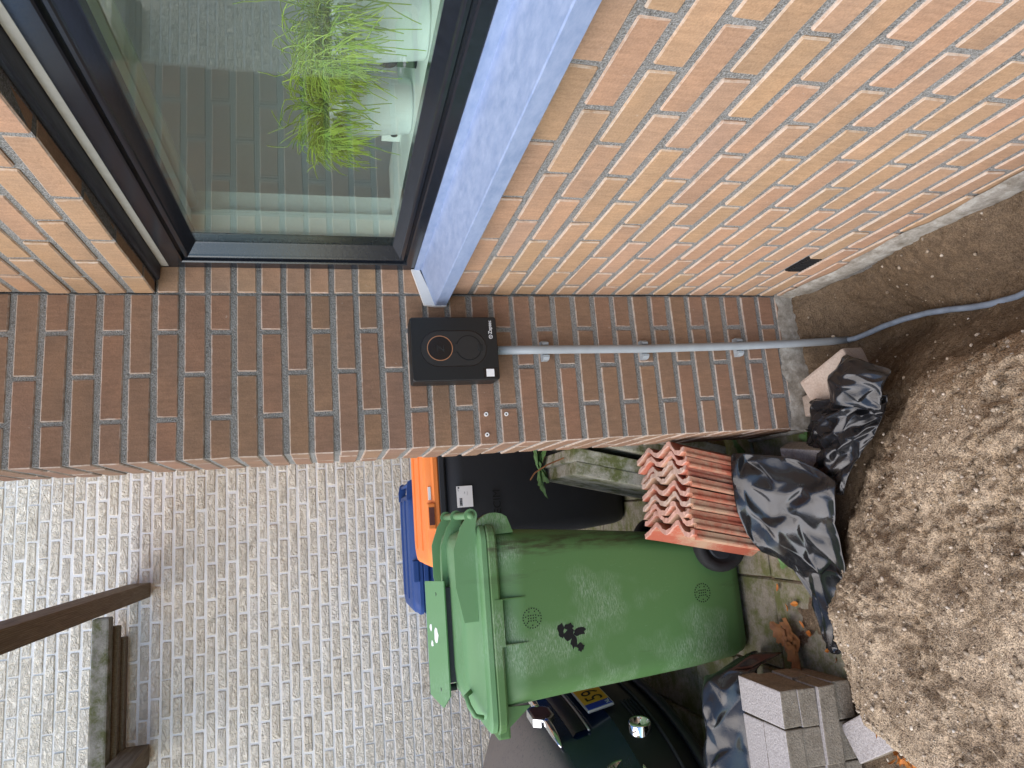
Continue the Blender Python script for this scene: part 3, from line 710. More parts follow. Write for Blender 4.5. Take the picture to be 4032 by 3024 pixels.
# ------------------------------------------------------------------ wheelie bins
def make_bin(name, label, X0, YC, mb, ml, lidtype, extra=None, rim_m=None):
    """local X runs from the hinge (0) to the front, Y to the near side, Z up; the bin front points to -x in the place"""
    T_ = lambda X, Y, Z: (X0 - X, YC - Y, Z)
    root = empty(name, T_(.36, 0, 0), label, 'wheelie bin', 'wheelie bins behind the wing wall')
    def rl(xb, xf_, hw, r, z, n=6, rb=None):
        L = []; rb = rb or r
        for cx, cy, a0, q in ((xf_ - r, hw - r, 0, r), (xb + rb, hw - rb, 90, rb), (xb + rb, -hw + rb, 180, rb), (xf_ - r, -hw + r, 270, r)):
            for i in range(n + 1):
                a = math.radians(a0 + 90 * i / n); L.append(T_(cx + q * math.cos(a), cy + q * math.sin(a), z))
        return L
    body = loft([rl(.19, .53, .20, .05, .008), rl(.17, .555, .222, .055, .02), rl(.155, .566, .238, .06, .06), rl(.12, .580, .250, .065, .22), rl(.095, .588, .258, .068, .40), rl(.078, .594, .266, .07, .56), rl(.064, .600, .274, .07, .72), rl(.055, .606, .279, .07, .84), rl(.048, .612, .283, .07, .932)])
    bo = fixn(mk('body', body, mb, root, True)); bo.data.polygons.foreach_set('use_smooth', [len(p.vertices) == 4 for p in bo.data.polygons])
    rm_ = rim_m or mb
    rim = fixn(mk('rim', loft([rl(.036, .640, .288, .06, .928), rl(.030, .665, .296, .055, .930), rl(.026, .676, .300, .05, .936), rl(.026, .680, .300, .05, .956), rl(.030, .676, .297, .05, .9595)]), rm_, root))
    # front gussets and handle lip
    for sy in (.255, -.255):
        mk('gusset', prism([(.60, .930), (.672, .932), (.606, .845)], sy - .004, sy + .004, lambda a, b, h: T_(a, h, b)), mb, root)
    bevb = lambda n_, x0, x1, y0, y1, z0, z1, b, m, p: link(n_, bevbox_me(X0 - x1, X0 - x0, YC - y1, YC - y0, z0, z1, b, 2), m, p)
    bevb('grip_lip', .655, .70, -.25, .25, .915, .957, .008, rm_, root)
    if lidtype == 'dome':
        secs = [(.030, .668, .292, .05, .9600), (.026, .674, .295, .05, .964), (.026, .674, .295, .05, .979), (.032, .668, .288, .05, .985), (.036, .655, .278, .05, .987), (.042, .640, .270, .06, .990), (.050, .622, .258, .07, 1.012), (.062, .590, .244, .08, 1.032), (.082, .555, .226, .09, 1.042), (.11, .51, .196, .09, 1.046)]
    else:
        secs = [(.020, .690, .292, .06, .9600), (.014, .702, .297, .06, .966), (.014, .702, .297, .06, .985), (.018, .698, .293, .06, .990), (.022, .694, .288, .06, .992), (.028, .688, .282, .07, 1.008), (.036, .676, .274, .08, 1.020), (.055, .655, .258, .08, 1.025), (.09, .62, .225, .08, 1.028)]
    lid = fixn(mk('lid', loft([rl(a, b, c, d, e) for a, b, c, d, e in secs]), ml, root, True))
    lid.data.polygons.foreach_set('use_smooth', [len(p.vertices) == 4 for p in lid.data.polygons])
    ms = lid.modifiers.new('es', 'EDGE_SPLIT'); ms.split_angle = math.radians(32)
    # hinge lugs and rod
    if lidtype == 'dome':
        for y in (.262, -.02, -.262):
            pts = [(-.006 + .022 * math.cos(math.radians(a)), 1.003 + .022 * math.sin(math.radians(a))) for a in range(60, 300, 24)]
            poly = [(.33, 1.045), (.22, 1.066), (.10, 1.066), (.03, 1.040)] + pts + [(.035, .990), (.12, .985), (.33, 1.0)]
            fixn(mk('hinge_lug', prism(poly, y - .0045, y + .0045, lambda a, b, h: T_(a, h, b)), ml, root))
        mk('hinge_rod', tube([T_(-.006, .272, 1.003), T_(-.006, -.272, 1.003)], .0125, 14), ml, root, True)
        arc = [(.075 - .085 * math.cos(math.radians(a)), .925 + .078 * math.sin(math.radians(a))) for a in range(90, -50, -14)] + [(.060, .86), (.062, .955)]
        for y in (.245, -.245): fixn(mk('hinge_bracket', prism(arc, y - .012, y + .012, lambda a, b, h: T_(a, h, b)), mb, root))
    else:
        for y in (.25, -.25):
            poly = [(.06, 1.03), (.0, 1.03), (-.045, 1.02), (-.055, 1.0), (-.035, .98), (.01, .985), (.05, 1.0)]
            fixn(mk('hinge_lug', prism(poly, y - .012, y + .012, lambda a, b, h: T_(a, h, b)), ml, root))
        mk('hinge_rod', tube([T_(-.03, .26, 1.005), T_(-.03, -.26, 1.005)], .012, 14), mb, root, True)
        bevb('lid_handle', .40, .52, .262, .304, .985, 1.020, .006, ml, lid)
        bevb('lid_ridge', .06, .62, .10, .13, 1.020, 1.036, .005, ml, lid); bevb('lid_ridge', .06, .62, -.13, -.10, 1.020, 1.036, .005, ml, lid)
    # wheels
    for sy in (1, -1):
        wy0, wy1 = (.232, .285) if sy > 0 else (-.285, -.232)
        cx, cz, R = .162, .1005, .1
        ax = lambda r, th, h: T_(cx + r * math.cos(th), h, cz + r * math.sin(th))
        wl_ = fixn(mk('wheel', lathe([(.045, wy0), (.088, wy0), (.097, wy0 + .006 * 1), (R, wy0 + .018), (R, wy1 - .018), (.097, wy1 - .006), (.088, wy1), (.070, wy1), (.066, wy1 - .008), (.045, wy1 - .010)], 36, ax), M['rubber'], root, True))
        fixn(mk('hub', lathe([(.0005, wy0 + .004), (.058, wy0 + .004), (.060, wy1 - .012), (.05, wy1 - .006), (.018, wy1 - .006), (.016, wy1 + .004), (.0005, wy1 + .004)], 28, ax), M['blackbin'], wl_, False))
    mk('axle', tube([T_(.162, .29, .1005), T_(.162, -.29, .1005)], .011, 12), M['steelrod'], root, True)
    return root, T_, lid
gb, GT, glid = make_bin('wheelie_bin', 'scuffed green wheelie bin with ribbed lid beside the roof tiles', -.62, .712, M['green'], M['greenlid'], 'dome')
NY = lambda z: float(np.interp(z, [.06, .22, .40, .56, .72, .84, .932], [.238, .250, .258, .266, .274, .279, .283]))      # half width of the body at height z
for X in (.268, .410):
    mk('side_rib', prism([(X - .0025, .93), (X + .0025, .93), (X + .0015, .842), (X - .0015, .842)], 0, 1, lambda a, b, h: GT(a, NY(b) - .004 + h * (.016 if b > .9 else .007), b)), M['green'], gb)
mk('rim_plate', box(-.62 - .412, -.62 - .266, .4095, .4125, .924, .950), M['green'], gb)
def dots(cx, cz, name):
    V, F = [], []; pts = []
    for r, n in ((.031, 22), (.0225, 14)): pts += [(r * math.cos(2 * math.pi * i / n), r * math.sin(2 * math.pi * i / n)) for i in range(n) if r > .03 or i % 2 == 0]
    pts += [(a * .0085, b * .0085) for a in (-1, 0, 1) for b in (-1.5, -.5, .5, 1.5)]
    for a, b in pts:
        z = cz + b; p = prism(circ(.0022, 6), -.003, .0012, lambda u, v, h: GT(cx + a + u, NY(z) + h, z + v)); s = len(V); V += p[0]; F += [tuple(i + s for i in q) for q in p[1]]
    mk(name, (V, F), M['ink'], gb)
dots(.338, .824, 'moulded_dots'); dots(.327, .184, 'moulded_dots')
# torn black sticker remains
rs = random.Random(11); V, F = [], []
for cx, cz, sx, sz in ((.405, .700, .020, .024), (.388, .728, .026, .012), (.428, .686, .026, .014), (.398, .664, .016, .024), (.448, .664, .016, .014), (.380, .700, .014, .016)):
    pl_ = [(sx * rs.uniform(.6, 1.15) * math.cos(a), sz * rs.uniform(.6, 1.15) * math.sin(a)) for a in np.linspace(0, 6.283, 15)[:-1]]
    p = prism(pl_, -.002, .0006 + .0001 * len(V) / 14, lambda u, v, h: GT(cx + u, NY(cz + v) + h, cz + v)); s = len(V); V += p[0]; F += [tuple(i + s for i in q) for q in p[1]]
mk('sticker_remains', (V, F), M['ink'], gb)
# raised plate over the far half of the lid, on black posts, with torn white stickers
def PT(a, b, h):      # a along the bin, b up the tilted plate, h out of it
    return GT(a, .03 - b * .80 + h * .5, 1.066 + b * .60 + h * .84)
fixn(mk('lid_plate', prism([(.215, 0), (.60, 0), (.640, .035), (.60, .095), (.215, .095)], 0, .006, PT), M['greenlid'], glid))
for a in (.26, .58): mk('plate_post', tube([PT(a, .05, .001), (PT(a, .05, 0)[0], PT(a, .05, 0)[1], 1.04)], .012, 12), M['blackbin'], glid, True)
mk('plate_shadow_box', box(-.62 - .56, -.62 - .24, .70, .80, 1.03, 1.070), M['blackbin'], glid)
rs = random.Random(5); V, F = [], []
for a0, b0, sx, sb in ((.40, .05, .028, .010), (.375, .075, .014, .006), (.43, .072, .012, .006)):
    pl_ = [(sx * rs.uniform(.7, 1.1) * math.cos(t), sb * rs.uniform(.7, 1.1) * math.sin(t)) for t in np.linspace(0, 6.283, 13)[:-1]]
    p = prism(pl_, .006, .0066, lambda u, v, h: PT(a0 + u, b0 + v, h)); s = len(V); V += p[0]; F += [tuple(i + s for i in q) for q in p[1]]
mk('sticker_remains', (V, F), M['whitesticker'], glid)
# lid grab strap at the front near corner
mk('lid_strap', tube([GT(.545, .232, 1.032), GT(.552, .250, 1.052), GT(.58, .262, 1.046), GT(.61, .268, 1.030), GT(.62, .262, 1.004)], .0075, 10), M['greenlid'], glid, True)

ob, OT, olid = make_bin('wheelie_bin', 'black wheelie bin with bright orange lid half hidden by the wing wall', -.145, 1.69, M['blackbin'], M['orange'], 'box')
lb = mk('label', box(-.575, -.476, 1.69 - .2855, 1.69 - .2835, .802, .878), M['whitesticker'], ob)
V, F = [], []; rs = random.Random(2); x = -.568
while x < -.532:
    wd = rs.choice((.0008, .0012, .002)); p = box(x, x + wd, 1.69 - .2862, 1.69 - .2850, .853, .866); s = len(V); V += p[0]; F += [tuple(i + s for i in q) for q in p[1]]; x += wd + rs.choice((.0008, .0012))
mk('barcode', (V, F), M['ink'], lb)
for tx, tz, s_, wd in (('GFT', .868, .007, -.500), ('359', .838, .006, -.512), ('Container', .826, .0045, -.520)):
    o = link('label_text', text_mesh(tx, s_), M['ink'], lb); o.matrix_basis = Matrix.Translation((wd, 1.69 - .2864, tz)) @ Matrix.Rotation(math.pi / 2, 4, 'X')
mk('label_mark', box(-.487, -.480, 1.69 - .2864, 1.69 - .285, .864, .872), M['ink'], lb)
o = link('painted_letters', text_mesh('SPECIM', .052), M['ink'], ob); o.matrix_basis = Matrix.Translation((-.668, 1.69 - .2805, .668)) @ Matrix.Rotation(math.pi / 2 - .045, 4, 'X')
mk('red_insert', join(box(-.145 - .50, -.145 - .42, 1.69 - .3058, 1.69 - .303, .990, 1.015)), M['badge'], olid)
mk('lid_sticker', box(-.145 - .385, -.145 - .325, 1.69 - .2885, 1.69 - .277, 1.000, 1.012), M['whitesticker'], olid)
bb, BT, blid = make_bin('wheelie_bin', 'dark blue wheelie bin farthest back against the cream wall', -.44, 2.46, M['blue'], M['blue'], 'box')

# ------------------------------------------------------------------ roof tiles standing on end
def tile_profile(t):      # t 0 near .. 1 far, offset towards the wing wall
    xs = [0, .04, .10, .20, .29, .38, .47, .58, .66, .75, .84, .92, 1.0]
    ys = [.010, .002, -.006, .012, .048, .037, .008, .006, .022, .043, .026, .003, -.004]
    return float(np.interp(t, xs, ys))
def smooth_prof(n=40):
    p = np.array([tile_profile(i / n) for i in range(n + 1)])
    for _ in range(9): p[1:-1] = (p[:-2] + 2 * p[1:-1] + p[2:]) / 4
    return p
tp = smooth_prof(); TL, TW, TT = .415, .325, .0155
def tile_mesh(seed):
    rr = random.Random(seed); V, F = [], []; n = len(tp); L = 7
    for j in range(L + 1):
        z = TL * j / L
        for side in (0, 1):
            for i in range(n):
                y = TW * i / (n - 1); dx = (tp[min(i + 1, n - 1)] - tp[max(i - 1, 0)]) / (2 * TW / (n - 1)); nl = math.hypot(1, dx)
                zz = z + ((rr.random() - .5) * .004 if j == L else 0)
                V.append((tp[i] + (TT / nl if side else 0) + (.0012 * math.sin(i * 1.7 + seed) if j == L else 0), y, zz))
    st = 2 * n
    for j in range(L):
        for i in range(n - 1):
            a = j * st + i; F.append((a, a + 1, a + st + 1, a + st)); b = a + n; F.append((b, b + st, b + st + 1, b + 1))
        F.append((j * st, j * st + st, j * st + st + n, j * st + n)); F.append((j * st + n - 1, j * st + 2 * n - 1, (j + 1) * st + 2 * n - 1, (j + 1) * st + n - 1))
    for i in range(n - 1):
        F.append((i, i + n, i + n + 1, i + 1)); b = L * st + i; F.append((b, b + 1, b + n + 1, b + n))
    # rounded flange along the near edge
    fl_, ff = loft([[(.004 + .0085 * math.cos(a), .002 + .0085 * math.sin(a), z) for a in np.linspace(0, 2 * math.pi, 11)[:-1]] for z in (0, TL * .5, TL - .012)])
    s = len(V); V += fl_; F += [tuple(q + s for q in f) for f in ff]
    # hanging nib near the top of the back
    bx, bf = box(TT + .0, TT + .016, .020, .046, TL - .035, TL - .015); s = len(V); V += bx; F += [tuple(q + s for q in f) for f in bf]
    me = bpy.data.meshes.new('roof_tile'); me.from_pydata(V, [], F); me.materials.append(M['tile']); me.update(); return me
tms = [tile_mesh(i) for i in range(4)]
ords = ['first', 'second', 'third', 'fourth', 'fifth', 'sixth', 'seventh', 'eighth', 'ninth']
lean = math.radians(14)
for i in range(9):
    o = bpy.data.objects.new('roof_tile', tms[i % 4]); COL.objects.link(o); o.data.polygons.foreach_set('use_smooth', [False] * len(o.data.polygons))
    xt = -.4835 - .0303 * i; topz = .40
    bx_ = xt - math.sin(lean) * TL; o.location = (bx_, .095 + R_.gauss(0, .003) - .002 * i, topz - math.cos(lean) * TL + R_.gauss(0, .003))
    o.rotation_euler = (R_.gauss(0, .012), lean + R_.gauss(0, .008), R_.gauss(0, .012))
    lab = ('terracotta roof tile standing nearest the wing wall in the leaning row' if i == 0 else 'terracotta roof tile with dusty open face, outermost of the row by the green bin' if i == 8
           else 'terracotta roof tile on end, %s of the row counted from the wing wall' % ords[i])
    tag(o, lab, 'roof tile', 'roof tiles standing in a row')

# ------------------------------------------------------------------ mossy slabs leaning behind the tiles
sm = [bevbox_me(0, .048, 0, .385, 0, .60, .004, 2, .002, random.Random(i)) for i in range(2)]
for me in sm: me.materials.append(M['slab']); me.name = 'concrete_slab'
for i, (x, y, zt, ln, lab) in enumerate(((-.497, .525, .595, 14, 'mossy concrete slab leaning, outermost with its broad face open to the bins'), (-.447, .530, .600, 14, 'mossy concrete slab leaning, second behind the outermost'),
                                  (-.372, .50, .56, 15, 'dark mossy concrete slab leaning third, behind the wing wall edge'), (-.318, .49, .52, 16, 'dark mossy concrete slab leaning closest to the house'))):
    o = bpy.data.objects.new('concrete_slab', sm[i % 2]); COL.objects.link(o); a = math.radians(ln)
    o.location = (x - math.sin(a) * .6, y, max(.002, zt - math.cos(a) * .6)); o.rotation_euler = (0, a, R_.gauss(0, .01))
    tag(o, lab, 'slab', 'mossy slabs leaning behind the tiles')

# ------------------------------------------------------------------ stack of concrete pavers
pm = [bevbox_me(-.1045, .1045, -.0515, .0515, 0, .0585, .004, 2, .0022, random.Random(20 + i)) for i in range(5)]
for me in pm: me.materials.append(M['paver']); me.name = 'concrete_paver'
def paver(x, y, z, rot, lab, grp='stacked concrete pavers', tilt=(0, 0), mesh=None):
    o = bpy.data.objects.new('concrete_paver', mesh or pm[R_.randrange(5)]); COL.objects.link(o)
    o.location = (x + R_.gauss(0, .0015), y + R_.gauss(0, .0015), z); o.rotation_euler = (tilt[0], tilt[1], rot + R_.gauss(0, .012)); return tag(o, lab, 'paver', grp)
PX = -1.166; HP = math.pi / 2
lay = {3: 'HSS', 2: 'HHS', 1: 'SHHS', 0: 'HHSH'}
lname = {3: 'paver in the top layer of the stack', 2: 'paver in the second layer of the stack', 1: 'paver in the third layer of the stack', 0: 'paver in the bottom layer of the stack'}
for L, pat in lay.items():
    x = PX - R_.uniform(0, .004); nn = 0
    for c in pat:
        z = .002 + L * .0588; sh_ = .006 if L == 1 else 0
        nn += 1; od = ords[nn - 1] + ' from the right'
        if c == 'H': paver(x - .053, .106 - sh_, z, HP, lname[L] + ', ' + od); x -= .1065
        else:
            paver(x - .1055, .053 - sh_, z, 0, lname[L] + ', ' + od + ', front one'); paver(x - .1055, .159 - sh_, z, 0, lname[L] + ', ' + od + ', back one'); x -= .212
paver(-1.283, -.105, sh(-1.283, -.105) + .004, math.radians(-62), 'loose grey paver lying half sunk in front of the paver stack', None, (.05, -.04))
def chunk(name, loc, size, rot, m, lab, cat, seed):
    rr = random.Random(seed); me = bevbox_me(-size[0] / 2, size[0] / 2, -size[1] / 2, size[1] / 2, -size[2] / 2, size[2] / 2, min(size) * .10, 2, min(size) * .10, rr); me.name = name
    o = link(name, me, m); o.location = loc; o.rotation_euler = rot; return tag(o, lab, cat)
chunk('broken_block', (-.318, -.172, .01), (.115, .165, .085), (.25, -.15, .35), M['chunk'], 'pinkish grey broken block lying by the foot of the wing wall', 'block', 1)
chunk('brick_piece', (-.415, -.185, .035), (.055, .05, .05), (.4, .5, .7), M['chunk'], 'small pale block piece poking out of the crumpled black plastic', 'block', 2)
chunk('brick_piece', (-.515, -.02, .035), (.07, .15, .055), (.3, -.25, -.25), M['paver'], 'brown paver piece lying at the corner of the wing wall', 'block', 3)
chunk('brick_piece', (-.36, -.055, -.008), (.07, .09, .05), (.1, .2, .2), M['chunk'], 'reddish block piece half buried beside the pinkish block', 'block', 8)
chunk('stone', (-1.262, -.44, .005), (.15, .11, .07), (.15, .1, .9), M['bluestone'], 'grey stone under the edge of the soil heap by the leaf pile', 'stone', 4)

# ------------------------------------------------------------------ black plastic sheets
def cr(p0, p1, p2, p3, t): return .5 * ((2 * p1) + (-p0 + p2) * t + (2 * p0 - 5 * p1 + 4 * p2 - p3) * t * t + (-p0 + 3 * p1 - 3 * p2 + p3) * t ** 3)
def interp_net(net, u, v):
    net = np.asarray(net, float); r, c, _ = net.shape
    def ev(row, s):
        s = s * (len(row) - 1); i = min(int(s), len(row) - 2); t = s - i; g = lambda k: row[max(0, min(len(row) - 1, k))]
        return cr(g(i - 1), g(i), g(i + 1), g(i + 2), t)
    return ev([ev(net[i], v) for i in range(r)], u)
def sheet(name, net, nu, nv, amp, seed, lab, fold=0.0, crease=.8):
    rr = random.Random(seed); V, F = [], []
    P = np.zeros((nu + 1, nv + 1, 3))
    for i in range(nu + 1):
        for j in range(nv + 1):
            u = i / nu + (rr.uniform(-.38, .38) / nu if 0 < i < nu else 0); v = j / nv + (rr.uniform(-.38, .38) / nv if 0 < j < nv else 0)
            P[i, j] = interp_net(net, u, v)
    N = np.cross(np.gradient(P, axis=0), np.gradient(P, axis=1)); N /= np.linalg.norm(N, axis=2, keepdims=True) + 1e-9
    if N[..., 2].mean() < 0: N = -N
    for i in range(nu + 1):
        for j in range(nv + 1):
            d = rr.uniform(-1, 1) * amp * (.35 if i in (0, nu) or j in (0, nv) else 1) + fold * math.sin(i * 1.9 + j * .8 + seed)
            V.append(P[i, j] + N[i, j] * d)
    for i in range(nu):
        for j in range(nv):
            a = i * (nv + 1) + j; b, c, d = a + nv + 1, a + nv + 2, a + 1
            F += [(a, b, c), (a, c, d)] if rr.random() < .5 else [(a, b, d), (b, c, d)]
    o = mk(name, (V, F), M['poly'], None, True); me = o.data
    at = me.attributes.new('crease_edge', 'FLOAT', 'EDGE')
    for e in range(len(me.edges)): at.data[e].value = crease * rr.random() ** .6 if rr.random() < .8 else 0
    ss = o.modifiers.new('s', 'SUBSURF'); ss.levels = 2; ss.render_levels = 2
    sd = o.modifiers.new('t', 'SOLIDIFY'); sd.thickness = .0008
    return tag(o, lab, 'plastic sheet', 'black plastic sheets on the ground')
# over the foot of the roof tiles and down to the heap
sheet('plastic_sheet', [[(-.487, .055, .255), (-.50, .00, .20), (-.53, -.10, .13), (-.60, -.20, .10)],
                        [(-.58, .055, .262), (-.59, -.01, .20), (-.62, -.09, .14), (-.66, -.19, .105)],
                        [(-.68, .055, .255), (-.68, .01, .19), (-.70, -.06, .12), (-.72, -.15, .085)],
                        [(-.782, .06, .20), (-.79, .02, .13), (-.80, -.03, .08), (-.81, -.13, .06)],
                        [(-.86, .10, .055), (-.87, .06, .045), (-.89, .00, .04), (-.91, -.10, .05)],
                        [(-1.00, .06, .02), (-1.01, .03, .03), (-1.02, -.01, .04), (-1.02, -.07, .05)],
                        [(-1.09, .06, .015), (-1.09, .045, .02), (-1.095, .02, .03), (-1.09, -.02, .03)]], 15, 9, .016, 4, 'crumpled black plastic sheet draped over the lower ends of the roof tiles')
sheet('plastic_sheet', [[(-.35, -.10, .055), (-.37, -.19, .08), (-.385, -.30, .085), (-.39, -.38, .05)],
                        [(-.40, -.06, .045), (-.42, -.16, .085), (-.43, -.27, .105), (-.43, -.37, .06)],
                        [(-.46, -.03, .03), (-.475, -.13, .07), (-.49, -.23, .10), (-.49, -.33, .07)],
                        [(-.525, .02, .02), (-.54, -.07, .05), (-.55, -.15, .08), (-.56, -.25, .08)],
                        [(-.60, .04, .02), (-.61, -.03, .04), (-.62, -.10, .07), (-.64, -.18, .07)]], 15, 12, .020, 9, 'crumpled black plastic heap between the wing wall corner and the soil')
sheet('plastic_sheet', [[(-.255, -.255, .045), (-.27, -.31, .085), (-.30, -.37, .095), (-.335, -.42, .06)],
                        [(-.30, -.235, .075), (-.32, -.29, .14), (-.345, -.35, .145), (-.375, -.41, .09)],
                        [(-.365, -.21, .07), (-.385, -.26, .13), (-.41, -.32, .13), (-.43, -.38, .08)]], 8, 8, .011, 12, 'black plastic flap folded up beside the trench and the broken block')
sheet('plastic_sheet', [[(-1.125, .232, .05), (-1.13, .29, .13), (-1.145, .36, .10), (-1.16, .44, .01)],
                        [(-1.17, .226, .17), (-1.185, .29, .27), (-1.20, .36, .25), (-1.22, .44, .02)],
                        [(-1.27, .224, .20), (-1.29, .29, .295), (-1.31, .36, .29), (-1.33, .45, .03)],
                        [(-1.38, .224, .20), (-1.41, .29, .30), (-1.43, .36, .29), (-1.45, .45, .03)],
                        [(-1.50, .224, .20), (-1.53, .29, .29), (-1.55, .36, .28), (-1.57, .45, .03)],
                        [(-1.63, .224, .15), (-1.64, .29, .24), (-1.65, .36, .20), (-1.66, .45, .02)]], 14, 9, .012, 15, 'black plastic sheet bunched behind the paver stack by the car')

# ------------------------------------------------------------------ dead leaves and weeds
def leaf_mesh(L, Wd, curl, seed, lob=0):
    rr = random.Random(seed); V, F = [], []; n = 8
    for i in range(n + 1):
        t = i / n; w_ = Wd * math.sin(math.pi * min(1, t * .93 + .05)) ** .8 * (1 + lob * (.6 if i % 2 else -.35)); bend = curl * L * (t - .5) ** 2
        for s in (-1, -.5, 0, .5, 1): V.append((L * (t - .5), w_ * s * .5, bend + abs(s) * w_ * .35 * curl + rr.uniform(-.02, .02) * L))
    for i in range(n):
        for j in range(4): a = i * 5 + j; F.append((a, a + 5, a + 6, a + 1))
    return V, F
lm = []
for i in range(4):
    me = bpy.data.meshes.new('dead_leaf'); v = leaf_mesh(.034, .017, .8, i); me.from_pydata(v[0], [], v[1]); me.materials.append(M['leafo']); lm.append(me)
def ground_z(x, y): return max(sh(x, y), .001 if y > .15 else -9)
for x, y in ((-.99, .235), (-.975, .19), (-1.035, .17), (-1.06, .14), (-.93, .27), (-1.20, -.035), (-1.185, -.075), (-1.225, -.165), (-1.255, -.24), (-1.10, .075), (-1.125, .05), (-1.115, .02), (-1.24, -.02), (-1.33, -.24), (-1.38, -.12), (-1.34, -.02), (-1.10, .30), (-1.19, .24)):
    o = bpy.data.objects.new('dead_leaf', R_.choice(lm)); COL.objects.link(o); o.location = (x, y, ground_z(x, y) + .006)
    o.rotation_euler = (R_.gauss(0, .3), R_.gauss(0, .3), R_.random() * 6.28); s = R_.uniform(.65, 1.1); o.scale = (s, s, s)
    tag(o, 'small orange dead leaf lying loose on the ground by the soil heap', 'leaf', 'small orange leaves scattered on the ground')
big = empty('dead_leaf', (-1.11, .25, .01), 'large curled brown dead leaf beside the green bin foot', 'leaf')
def blade(a0, ln, wd, cu, seed):
    v = leaf_mesh(ln, wd, cu, seed, .45); ca, sa = math.cos(a0), math.sin(a0)
    return xf(v, lambda p: (-1.105 + (p[0] + ln * .45) * ca - p[1] * sa, .245 + (p[0] + ln * .45) * sa + p[1] * ca, .012 + p[2] + .25 * abs(p[0] + ln * .4) * cu))
for i, (a, ln) in enumerate(((-2.3, .11), (-.4, .10), (.75, .09), (-1.3, .10))): mk('lobe', blade(a, ln, .06, .55, 30 + i), M['leafb'], big, True)
rs = np.random.RandomState(8); parts = []
for i in range(75):
    x = -1.325 + rs.randn() * .032; y = -.195 + rs.randn() * .038; z = sh(x, y) + .006 + abs(rs.randn()) * .010
    e = Euler((rs.randn() * .5, rs.randn() * .5, rs.rand() * 6.28)); m_ = e.to_matrix(); v = leaf_mesh(.032 * (.6 + .5 * rs.rand()), .012, .7, i)
    parts.append(xf(v, lambda p: tuple(m_ @ Vector(p) + Vector((x, y, z)))))
tag(mk('leaf_pile', join(*parts), M['leafo'], None, True), 'small heap of orange and brown fallen leaves beside the loose paver', 'leaves', kind='stuff')
def weed(name, c, n, ln, wd, lab, seed, up=.8, spread=6.28, a0=0):
    rr = random.Random(seed); root = empty(name, c, lab, 'weed')
    for i in range(n):
        a = a0 + rr.uniform(-.5, .5) * spread; L = ln * rr.uniform(.6, 1.1); v = leaf_mesh(L, wd * rr.uniform(.7, 1.2), .25, seed + i, .35)
        el_ = up * rr.uniform(.4, 1.2); ca, sa, ce, se = math.cos(a), math.sin(a), math.cos(el_), math.sin(el_)
        def fn(p):
            r = p[0] + L * .5; q = r * ce - p[2] * se; z = r * se + p[2] * ce - (r / L) ** 2 * L * .35
            return (c[0] + q * ca - p[1] * sa, c[1] + q * sa + p[1] * ca, c[2] + z)
        mk('leaf', xf(v, fn), M['weed'], root, True)
    return root
weed('weed', (-.445, .93, .60), 9, .13, .05, 'leafy green weed sprouting behind the top of the mossy slabs', 50, .5, 3.6, -2.0)
weed('weed', (-.50, .33, .005), 6, .15, .035, 'broad green weed leaves in the gap beside the wing wall foot', 60, .9)
weed('weed', (-.455, .02, .0), 5, .045, .02, 'tiny weed at the bottom corner of the wing wall', 70)
weed('weed', (-.655, .62, .005), 5, .10, .035, 'small weed between the slabs and the green bin', 80)
weed('weed', (-.845, .21, .005), 6, .05, .022, 'little green weed at the paving edge below the roof tiles', 90)
tag(mk('dry_stalk', tube([(-.43, .62, .60), (-.45, .64, .66), (-.475, .68, .70), (-.50, .70, .715)], .003, 6), M['leafb']), 'thin dry stalk standing above the mossy slabs', 'stalk')

# ------------------------------------------------------------------ timber on the cream wall
def beam(name, x0, x1, y0, y1, z0, z1, m, lab, b=.006):
    o = bevbox(name, x0, x1, y0, y1, z0, z1, b, m); return tag(o, lab, 'beam')
beam('timber_joist', -.952, -.866, -.6, FY - .006, 2.532, 2.665, M['wood'], 'brown timber joist running overhead to the cream wall, right one of two')
beam('timber_joist', -1.90, -1.785, -.6, FY - .006, 2.525, 2.665, M['wood'], 'brown timber joist at the picture edge, left one of two')
beam('timber_rail', -2.9, -1.030, 2.74, 2.83, 2.700, 2.790, M['woodmoss'], 'grey mossy timber rail lying along the cream wall, thickest and foremost', .012)
beam('timber_rail', -2.9, -1.090, 2.835, 2.885, 2.672, 2.722, M['wood'], 'dark timber batten behind the mossy rail on the cream wall')
beam('timber_rail', -2.9, -1.165, 2.889, FY - .006, 2.650, 2.690, M['wood'], 'thin dark timber batten fixed flat to the cream wall')

# ------------------------------------------------------------------ parked car, nose towards the bins
CA = math.radians(9.2); cn = (math.cos(CA), -math.sin(CA)); cl = (math.sin(CA), math.cos(CA)); CB = (-1.415, .985)
def CT(f, l, z): return (CB[0] + cn[0] * f + cl[0] * l, CB[1] + cn[1] * f + cl[1] * l, z)
car = empty('parked_car', CT(-1.7, 0, 0), 'dusty dark navy parked car with chrome badge, nose behind the green bin', 'car')
prf = [(-.16, .17, 0), (.01, .19, 0), (.055, .24, 0), (.068, .32, 0), (.066, .40, 0), (.052, .455, 0), (.035, .50, 1), (.022, .55, 1), (.012, .60, 1), (.002, .65, 1), (-.012, .685, 1), (-.045, .715, 1), (-.10, .745, 1), (-.20, .785, 1), (-.38, .835, 1), (-.60, .88, 1), (-.82, .915, 1), (-.86, .92, 2), (-1.10, 1.10, 2), (-1.42, 1.34, 2), (-1.46, 1.36, 1), (-1.75, 1.45, 1), (-2.2, 1.47, 1), (-2.7, 1.40, 1), (-2.75, 1.38, 2), (-3.2, 1.02, 2), (-3.25, .98, 1), (-3.42, .85, 1), (-3.50, .60, 1), (-3.5, .35, 0), (-3.4, .18, 0)]
us = np.concatenate([np.linspace(-1, 1, 33)])
